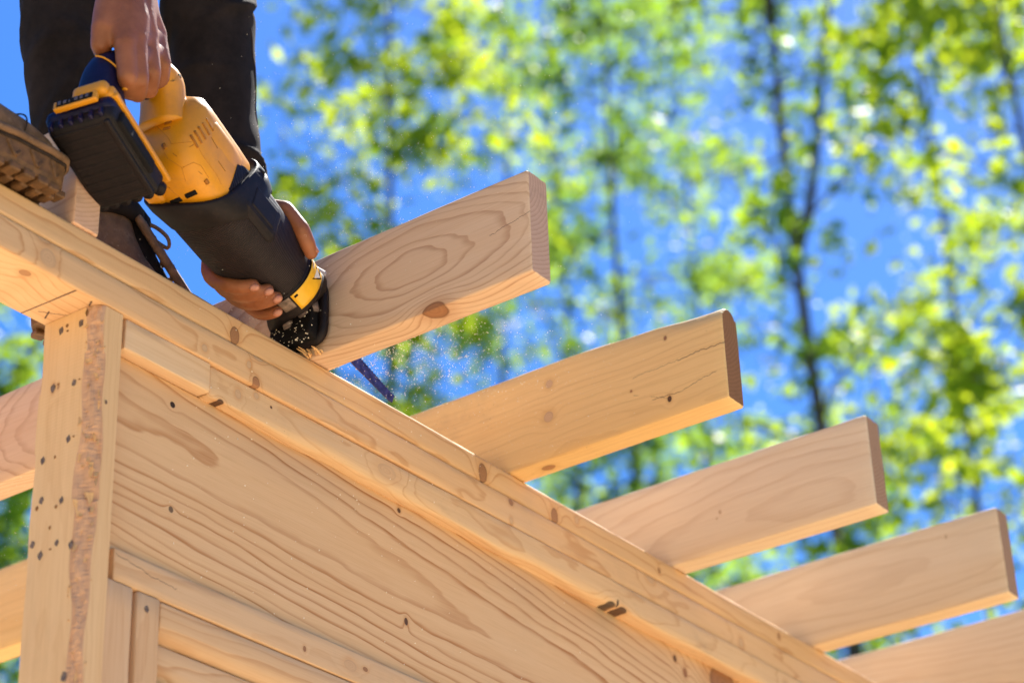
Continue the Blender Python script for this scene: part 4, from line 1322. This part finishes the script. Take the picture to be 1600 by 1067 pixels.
# nails on the finger ends and thumb
def fingernail(p, nrm, along, w, l):
    nrm, along = Vector(nrm).normalized(), Vector(along)
    along = (along - nrm * along.dot(nrm)).normalized(); sd = nrm.cross(along)
    vs = ICO_V
    pts = [Vector(p) + sd * (x * w) + along * (y * l) + nrm * (z * w * .42 - x * x * w * .35) for x, y, z in vs]
    mesh_obj('fingernail', pts, ICO_F, M_NAIL2, body, True)


axis_at = lambda a: sp(a, -.001, 0)
for k, f in enumerate(fings):
    r = .0088 if k < 3 else .0080
    (a0, d0), (a1, d1) = f[2], f[3]
    q = bp(a1, d1, r * .92); e = bp(a0, d0, r * .92)
    out = (q - axis_at(a1)).normalized()
    tocam = (CAM_LOC - q).normalized()
    nrm = (out * .65 + tocam * .55 + (q - e).normalized() * .25).normalized()
    fingernail(q + nrm * (r * .83) + (q - e).normalized() * .0012, nrm, q - e, .0048, .0060)
q = bp(-.0490, 13, .0085); e = bp(-.060, 18, .009)
nrm = ((q - axis_at(-.049)).normalized() * .9 + BU * .4).normalized()
fingernail(q + nrm * .0072, nrm, q - e, .0056, .0070)

# trousers: folded cloth tubes
N = NT('dark_trouser_cloth')
tc = N.n('ShaderNodeTexCoord')
n1 = N.noise(tc.outputs['Object'], 14.0, 5.0, 0.7)
n2 = N.noise(tc.outputs['Object'], 900.0, 2.0, 0.6)
col = N.mix(N.step(n1, 0.3, 0.75), (0.0110, 0.0082, 0.0080), (0.0270, 0.0195, 0.0180))
col = N.mix(N.mul(N.step(N.noise(tc.outputs['Object'], 60.0, 6.0, 0.8), 0.6, 0.8), 0.4), col, (0.035, 0.025, 0.021))
N.bsdf(col, 0.9, 0.12, normal=N.bump(n2, 0.5, 0.0008))
M_TR = N.mat


def cloth_leg(path, rads, seed, hem=True, sharp=1.0):
    rg = random.Random(seed)
    P = smooth_path([tuple(p) for p in path], 90)   # rings down the leg
    Rr = np.interp(np.linspace(0, 1, 91), np.linspace(0, 1, len(rads)), rads)
    n = 56
    folds = [(rg.uniform(0, 1), rg.uniform(0, 6.28), rg.uniform(-3.5, 3.5), rg.uniform(.0020, .0060), rg.uniform(.012, .045), rg.uniform(.5, 1.3)) for _ in range(26)]
    rings = []
    prev = None
    for i, p in enumerate(P):
        d = Vector(P[min(i + 1, 90)]) - Vector(P[max(i - 1, 0)]); d.normalize()
        x = (Vector((1, 0, 0)) - d * d.x).normalized(); y = d.cross(x)
        ring = []
        t = i / 90
        for k in range(n):
            a = 2 * math.pi * k / n
            r = Rr[i]
            for (t0, a0, sl, am, wd, sp_w) in folds:
                da = (a - a0 + math.pi) % (2 * math.pi) - math.pi
                s_ = (t - t0 - sl * .05 * da) / wd
                r += am * sharp * math.exp(-s_ * s_) * math.exp(-(da / sp_w) ** 2) * (1 if am > .002 else -1)
            r += .0010 * math.sin(a * 3 + t * 9 + seed) + .0006 * math.sin(a * 7 - t * 30)
            ring.append(Vector(p) + (x * math.cos(a) + y * math.sin(a)) * r)
        rings.append(ring)
    if hem:                                  # turned-in hem
        c = Vector(P[-1])
        rings.append([c + (q - c) * .93 for q in rings[-1]])
        rings.append([Vector(P[-6]) + (q - Vector(P[-6])) * .90 for q in rings[-8]])
    vs = [v for r in rings for v in r]
    fs = []
    for j in range(len(rings) - 1):
        for k in range(n): fs.append([j * n + k, j * n + (k + 1) % n, (j + 1) * n + (k + 1) % n, (j + 1) * n + k])
    return rings, vs, fs


tm = MB()
r1, v1_, f1_ = cloth_leg([hipL, hipL.lerp(kn1, .6), kn1 + Vector((0, 0, .01))] + L1[1:], [.105, .082, .064, .0515, .0500, .0475, .0465], 3)
r2, v2_, f2_ = cloth_leg([hipR, hipR.lerp(kn2, .6), kn2 + Vector((0, 0, .01))] + L2[1:], [.105, .082, .066, .0575, .0560, .0535, .0510, .0520, .0500], 8, sharp=1.35)
tm.add(v1_, f1_); tm.add(v2_, f2_)
pel = [hip + Vector((x * .19, y * .145, z * .14)) for x, y, z in ICO_V]
tm.add(pel, ICO_F)
trousers = tm.obj('trousers', M_TR, worker, True)
M_SEAM = plain('seam_thread', (0.075, 0.055, 0.05), 0.8, 0.2)


def surf(rings, i, dirv):
    c = sum((q for q in rings[i]), Vector()) / len(rings[i])
    return max(rings[i], key=lambda q: (q - c).normalized().dot(dirv)) + dirv * .0006


for rings, lo, hi, d0, d1 in ((r1, 38, 74, (.45, -.9, 0), (.55, -.85, 0)),):
    m = MB(); pts = [surf(rings, i, (Vector(d0).lerp(Vector(d1), (i - lo) / (hi - lo))).normalized()) for i in range(lo, hi, 2)]
    m.tube(pts, .0007, 5); m.obj('seam', M_SEAM, trousers, True)
m = MB(); pts = [surf(r2, i, (Vector((.35, -.9, 0)).lerp(Vector((.95, -.35, 0)), (i - 44) / 44)).normalized()) for i in range(44, 88, 2)]
m.tube(pts, .0008, 5); m.obj('seam', M_SEAM, trousers, True)
# shirt
S2 = Balls()
S2.chain([(hip + Vector((0, -.03, .05)), .142), (chest, .152), (neck + Vector((0, .01, -.03)), .07)])
S2.chain([(shR, .068), (chest + Vector((-.05, -.02, .05)), .10), (chest + Vector((.06, -.02, .04)), .10), (shL, .068)])
S2.chain([(shR, .068), (shR.lerp(elbR, .55), .066)]).chain([(shL, .068), (shL.lerp(elbL, .2), .060)])
S2.fuse('shirt', plain('grey_shirt_cloth', (0.08, 0.08, 0.09), 0.9, 0.1), worker, 0.009, 6)
# hair cap
Hh = Balls(); Hh.chain([(hd + Vector((0, .012, .012)), .090), (hd + Vector((0, .03, -.01)), .085)])
Hh.fuse('hair', plain('dark_hair', (0.02, 0.014, 0.01), 0.8), worker, 0.008, 3)

# ------------------------------------------------------------------ boots
M_LEA = plain('dusty_tan_leather', (0.165, 0.088, 0.043), 0.75, 0.3, var=0.35, scale=38, dust=0.5, dustcol=(0.34, 0.22, 0.13), bump=0.5, bscale=420)
M_LEA2 = plain('worn_toe_leather', (0.20, 0.11, 0.06), 0.7, 0.3, var=0.45, scale=50, dust=0.4, dustcol=(0.27, 0.18, 0.12), bump=0.5, bscale=500)
M_SOLE = plain('brown_gum_sole', (0.125, 0.058, 0.018), 0.6, 0.4, var=0.4, scale=90, dust=0.25, dustcol=(0.24, 0.14, 0.06), bump=0.5, bscale=600)
M_GROOVE = plain('sole_groove', (0.035, 0.024, 0.018), 0.85, 0.1, var=0.4, scale=80)
M_PAD = plain('black_padding', (0.014, 0.011, 0.012), 0.9, 0.2, var=0.3, scale=60, bump=0.5, bscale=700)
M_LACE = plain('tan_lace', (0.30, 0.16, 0.085), 0.8, 0.2, var=0.25, scale=200)
M_EYE = plain('gunmetal_eyelet', (0.22, 0.20, 0.21), 0.35, 0.5, 0.8)


def half_w(x):
    return float(np.interp(x, [-.092, -.085, -.06, -.02, .04, .10, .14, .17, .185, .192], [.004, .020, .034, .035, .037, .047, .0465, .037, .020, .004]))


def boot(origin, fx, up, loops=True, hs=1.0, bk=0.0):
    O_ = Vector(origin); X = Vector(fx).normalized(); Z = Vector(up); Z = (Z - X * Z.dot(X)).normalized(); Y = Z.cross(X)
    W = lambda x, y, z: O_ + X * x + Y * y + Z * (z if z < .045 else .045 + (z - .045) * hs)
    rt = mesh_obj('work_boot', [], [], None, worker)
    bpy.data.objects.remove(rt)
    U_ = Balls()
    for sy in (-1, 1):
        U_.chain([(W(-.054, sy * .006, .064), .034), (W(-.02, sy * .006, .068), .034), (W(.03, sy * .008, .070), .034), (W(.075, sy * .012, .062), .033), (W(.115, sy * .015, .054), .031), (W(.145, sy * .012, .052), .028), (W(.158, sy * .007, .050), .026)])
    U_.chain([(W(-.048, 0, .08), .043), (W(-.040 + bk, 0, .13), .046), (W(-.034 + bk * 1.6, 0, .165), .049)])
    U_.chain([(W(.05, 0, .082), .032), (W(.015 + bk * .6, 0, .110), .036), (W(-.005 + bk, 0, .135), .040), (W(-.02 + bk * 1.6, 0, .165), .044)])
    upper = U_.fuse('boot', M_LEA, worker, 0.0045, 4, label=None)
    # outsole: grooved wall and lugs
    xs = np.concatenate([np.linspace(-.092, .192, 41), np.linspace(.192, -.092, 41)[1:-1]])
    outl = [(x, half_w(x) * (1 if i <= 40 else -1)) for i, x in enumerate(xs)]
    lev = [(.004, .97), (.012, 1.02), (.028, 1.03), (.034, 1.05), (.043, 1.06), (.0445, 1.03), (.046, .9)]
    vs, fs = [], []
    n = len(outl)
    for z, k in lev:
        for x, y in outl:
            cx = .05 + (x - .05) * (1 + (k - 1) * .35)
            sprg = max(0, x - .12) ** 2 * 3.0
            vs.append(W(cx, y * k, z + sprg))
    for j in range(len(lev) - 1):
        for k in range(n): fs.append([j * n + k, j * n + (k + 1) % n, (j + 1) * n + (k + 1) % n, (j + 1) * n + k])
    fs.append(list(range(n))[::-1]); fs.append([(len(lev) - 1) * n + k for k in range(n)])
    sole = mesh_obj('outsole', vs, fs, M_SOLE, upper)
    # welt strip and dark groove above the tread
    for (z, r, mt, nm) in ((.0395, .0050, M_LEA, 'welt'), (.0325, .0022, M_GROOVE, 'groove')):
        m = MB(); pts = [W(.05 + (x - .05) * 1.012, y * 1.04, z + max(0, x - .12) ** 2 * 3.0) for x, y in outl]
        m.tube(pts + [pts[0]], r, 8, caps=False); m.obj(nm, mt, upper, True)
    lug = MB()
    for i in range(14):
        x = -.076 + i * .0195
        for sgn in (1, -1):
            w = half_w(x) * 1.03
            zz = .001 + max(0, x - .12) ** 2 * 3.0
            lug.box(W(x, sgn * (w - .009), zz + .001), X * .0075, Y * .0090, Z * .0042)
            if 0 < i < 13: lug.box(W(x + .0095, sgn * w * .42, zz + .001), X * .0055, Y * .009, Z * .0040)
    bevel(lug.obj('tread', M_SOLE, sole), .0015, 1)
    for i in range(9):                      # chevrons on the side wall
        x = -.060 + i * .030
        for sgn in (1, -1):
            c = MB()
            for (dx0, z0_, dx1, z1_) in ((-.004, .029, .007, .013), (.007, .013, .0125, .020)):
                p0 = W(x + dx0, sgn * half_w(x + dx0) * 1.035, z0_ + max(0, x - .12) ** 2 * 3); p1 = W(x + dx1, sgn * half_w(x + dx1) * 1.025, z1_ + max(0, x - .12) ** 2 * 3)
                c.tube([p0, p1], [.0021, .0021], 6)
            c.obj('chevron', M_SOLE, sole, False)
    # toe cap seam
    m = MB(); m.tube([W(.105 + .012 * math.cos(t) * 0, .0, 0) + Y * (.0475 * math.cos(t)) + Z * (.046 + .042 * max(0, math.sin(t))) + X * (.014 * math.sin(t)) for t in np.linspace(.05, math.pi - .05, 25)], .0010, 6)
    m.obj('toe_seam', M_GROOVE, upper, True)
    # padded collar, tongue
    m = MB(); pts = [W(-.028 + bk * 1.6 + .052 * math.cos(t), .047 * math.sin(t), .172 + .012 * math.cos(t)) for t in np.linspace(0, 2 * math.pi, 30)]
    m.tube(pts, .0135, 12, caps=False); m.obj('collar', M_PAD, upper, True)
    m = MB(); m.tube([W(.080, 0, .098), W(.045 + bk * .8, 0, .130), W(.026 + bk * 1.4, 0, .165), W(.026 + bk * 1.7, 0, .192), W(.034 + bk * 1.7, 0, .205)], [.010, .019, .024, .024, .010], 16); m.obj('tongue', M_PAD, upper, True)
    # eyestays, eyelets, laces
    lc = MB()
    def row(i, sgn):
        q = i / 6
        return W(.100 - (.087 - bk) * q, sgn * (.017 + .012 * q), .090 + .092 * q)
    for sgn in (1, -1):
        m = MB(); m.tube([W(.114, sgn * .016, .080)] + [row(i, sgn) + Y * (sgn * .006) - Z * .004 for i in range(7)], [.004] + [.0060] * 6 + [.005], 8); m.obj('eyestay', M_LEA2, upper, True)
        for i in range(7):
            e = MB(); c = row(i, sgn) + X * .002 + Z * .003
            e.tube([c - Y * .0035, c + Y * .0035], .0042, 8); e.obj('eyelet', M_EYE, upper, True)
    for i in range(6):
        lc.tube([row(i, 1) + Z * .006, row(i, 1).lerp(row(i + 1, -1), .5) + Z * .008 + X * .006, row(i + 1, -1) + Z * .006], .0026, 6)
        lc.tube([row(i, -1) + Z * .006, row(i, -1).lerp(row(i + 1, 1), .5) + Z * .008 + X * .006, row(i + 1, 1) + Z * .006], .0026, 6)
    kp = W(.030, 0, .178)
    for sgn in (1, -1) if loops else ():
        lc.tube(smooth_path([kp, kp + X * .015 + Y * sgn * .014 + Z * .003, kp + X * .034 + Y * sgn * .024 - Z * .014, kp + X * .038 + Y * sgn * .018 - Z * .026, kp + X * .02 + Y * sgn * .008 - Z * .012, kp], 20), .0027, 6)
    lc.obj('lace', M_LACE, upper, True)
    # scuffed toe cap overlay
    return upper


boot((1.2060, 0.018, 2.8665), (1, -.02, .02), (0, -.06, 1), False, .38, -.055)
boot((1.672, 0.212, 2.898), (.25, -.095, -.004), (0, 0, 1))

# ------------------------------------------------------------------ sawdust
M_DUST = plain('pale_sawdust', (0.85, 0.76, 0.60), 0.9, 0.1, var=0.1)
g = np.random.default_rng(4)
pts, szs = [], []


def dust(P, s):
    pts.append(np.asarray(P)); szs.append(np.asarray(s))


tipw = np.array(spb(.12, .03, 0))
# plume under and beyond the blade
n = 1700
c = np.array(tipw) + np.abs(g.normal(0, 1, (n, 1))) * np.array([[.10, -.05, .02]]) + g.normal(0, .032, (n, 3))
dust(c, g.uniform(.0003, .0009, n))
n = 360
c = np.array(tipw) + np.array([[.12, -.20, .03]]) * g.uniform(0, 1, (n, 1)) + g.normal(0, .09, (n, 3))
dust(c, g.uniform(.0003, .0008, n))
# fine cloud drifting up behind the rafter
n = 1700
c = np.array(at(580, 310, 2.9)) + g.normal(0, 1, (n, 3)) * np.array([.10, .12, .13])
dust(c, g.uniform(.00025, .0007, n))
n = 140
c = np.array(at(700, 120, 2.9)) + g.normal(0, 1, (n, 3)) * np.array([.25, .2, .22])
dust(c, g.uniform(.00025, .0006, n))
n = 220
c = np.array(at(300, 420, 2.85)) + g.normal(0, 1, (n, 3)) * np.array([.07, .06, .06])
dust(c, g.uniform(.00025, .0006, n))
n = 120
c = np.array(at(20, 830, 2.5)) + g.normal(0, 1, (n, 3)) * np.array([.03, .03, .06])
dust(c, g.uniform(.0003, .0007, n))
# specks caught on the wall face and the plates
n = 170
X = 1.6 + np.abs(g.normal(0.25, .38, n)); Z = g.uniform(2.50, 2.86, n)
Y = np.where(Z > ZB, -.0008, np.where(Z > 2.7475, -.0005, .0182))
dust(np.stack([X, Y, Z], 1), g.uniform(.0004, .0013, n))
n = 200
dust(np.stack([np.full(n, 2.2215), g.uniform(-.2, .05, n), g.uniform(2.87, 3.0, n)], 1), g.uniform(.0003, .0007, n))
# heaped on the sheltered inner side of the sawn rafter
n = 420
dust(np.stack([np.full(n, 1.8122), g.uniform(.02, .17, n), np.clip(g.normal(2.955, .03, n), 2.87, 3.0)], 1), g.uniform(.0004, .0010, n))
# in the clamp and on the trousers
n = 170
dust(np.stack([g.uniform(1.784, 1.789, n), g.uniform(-.022, .040, n), g.uniform(2.876, 2.926, n)], 1), g.uniform(.0005, .0016, n))
sel = [r2[i][k] for i in range(48, 88) for k in range(56) if (r2[i][k] - sum((q for q in r2[i]), Vector()) / 56).normalized().dot(Vector((.85, -.5, 0))) > .75]
n = 90
dust(np.array([tuple(sel[k]) for k in g.integers(0, len(sel), n)]), g.uniform(.0004, .0012, n))
P = np.concatenate(pts); Sz = np.concatenate(szs)
m_ = len(P)
T = np.array([[1, 1, 1], [1, -1, -1], [-1, 1, -1], [-1, -1, 1]], float)
ang = g.normal(0, 1, (m_, 3, 3))
Q = np.linalg.qr(ang)[0]
V = P[:, None, :] + np.einsum('kj,nij->nki', T, Q) * (Sz * 0.66)[:, None, None] * g.uniform(.5, 1.3, (m_, 1, 3))
F = (np.arange(m_) * 4)[:, None, None] + np.array([[0, 1, 2], [0, 3, 1], [0, 2, 3], [1, 3, 2]])[None]
sdst = mesh_obj('sawdust', V.reshape(-1, 3), F.reshape(-1, 3).tolist(), M_DUST)
tag(sdst, 'pale sawdust flying off the blade and caught on wall, rafters and trousers', 'sawdust', kind='stuff')
# torn fibres where the blade leaves the rafter
fm_ = MB()
rf = random.Random(2)
for i in range(9):
    p0 = Vector((1.813 - rf.uniform(0, .002), -.006 + rf.uniform(-.016, .010), 2.866 + rf.uniform(0, .004)))
    d = Vector((rf.uniform(-.020, -.006), rf.uniform(-.010, .006), rf.uniform(-.002, .010)))
    fm_.tube([p0, p0 + d * .5 + Vector((0, 0, .002)), p0 + d], [.0016, .0012, .0004], 5)
tag(fm_.obj('wood_splinter', M_SPL), 'torn orange wood fibres curling at the saw cut under the shoe', 'splinters', kind='stuff')
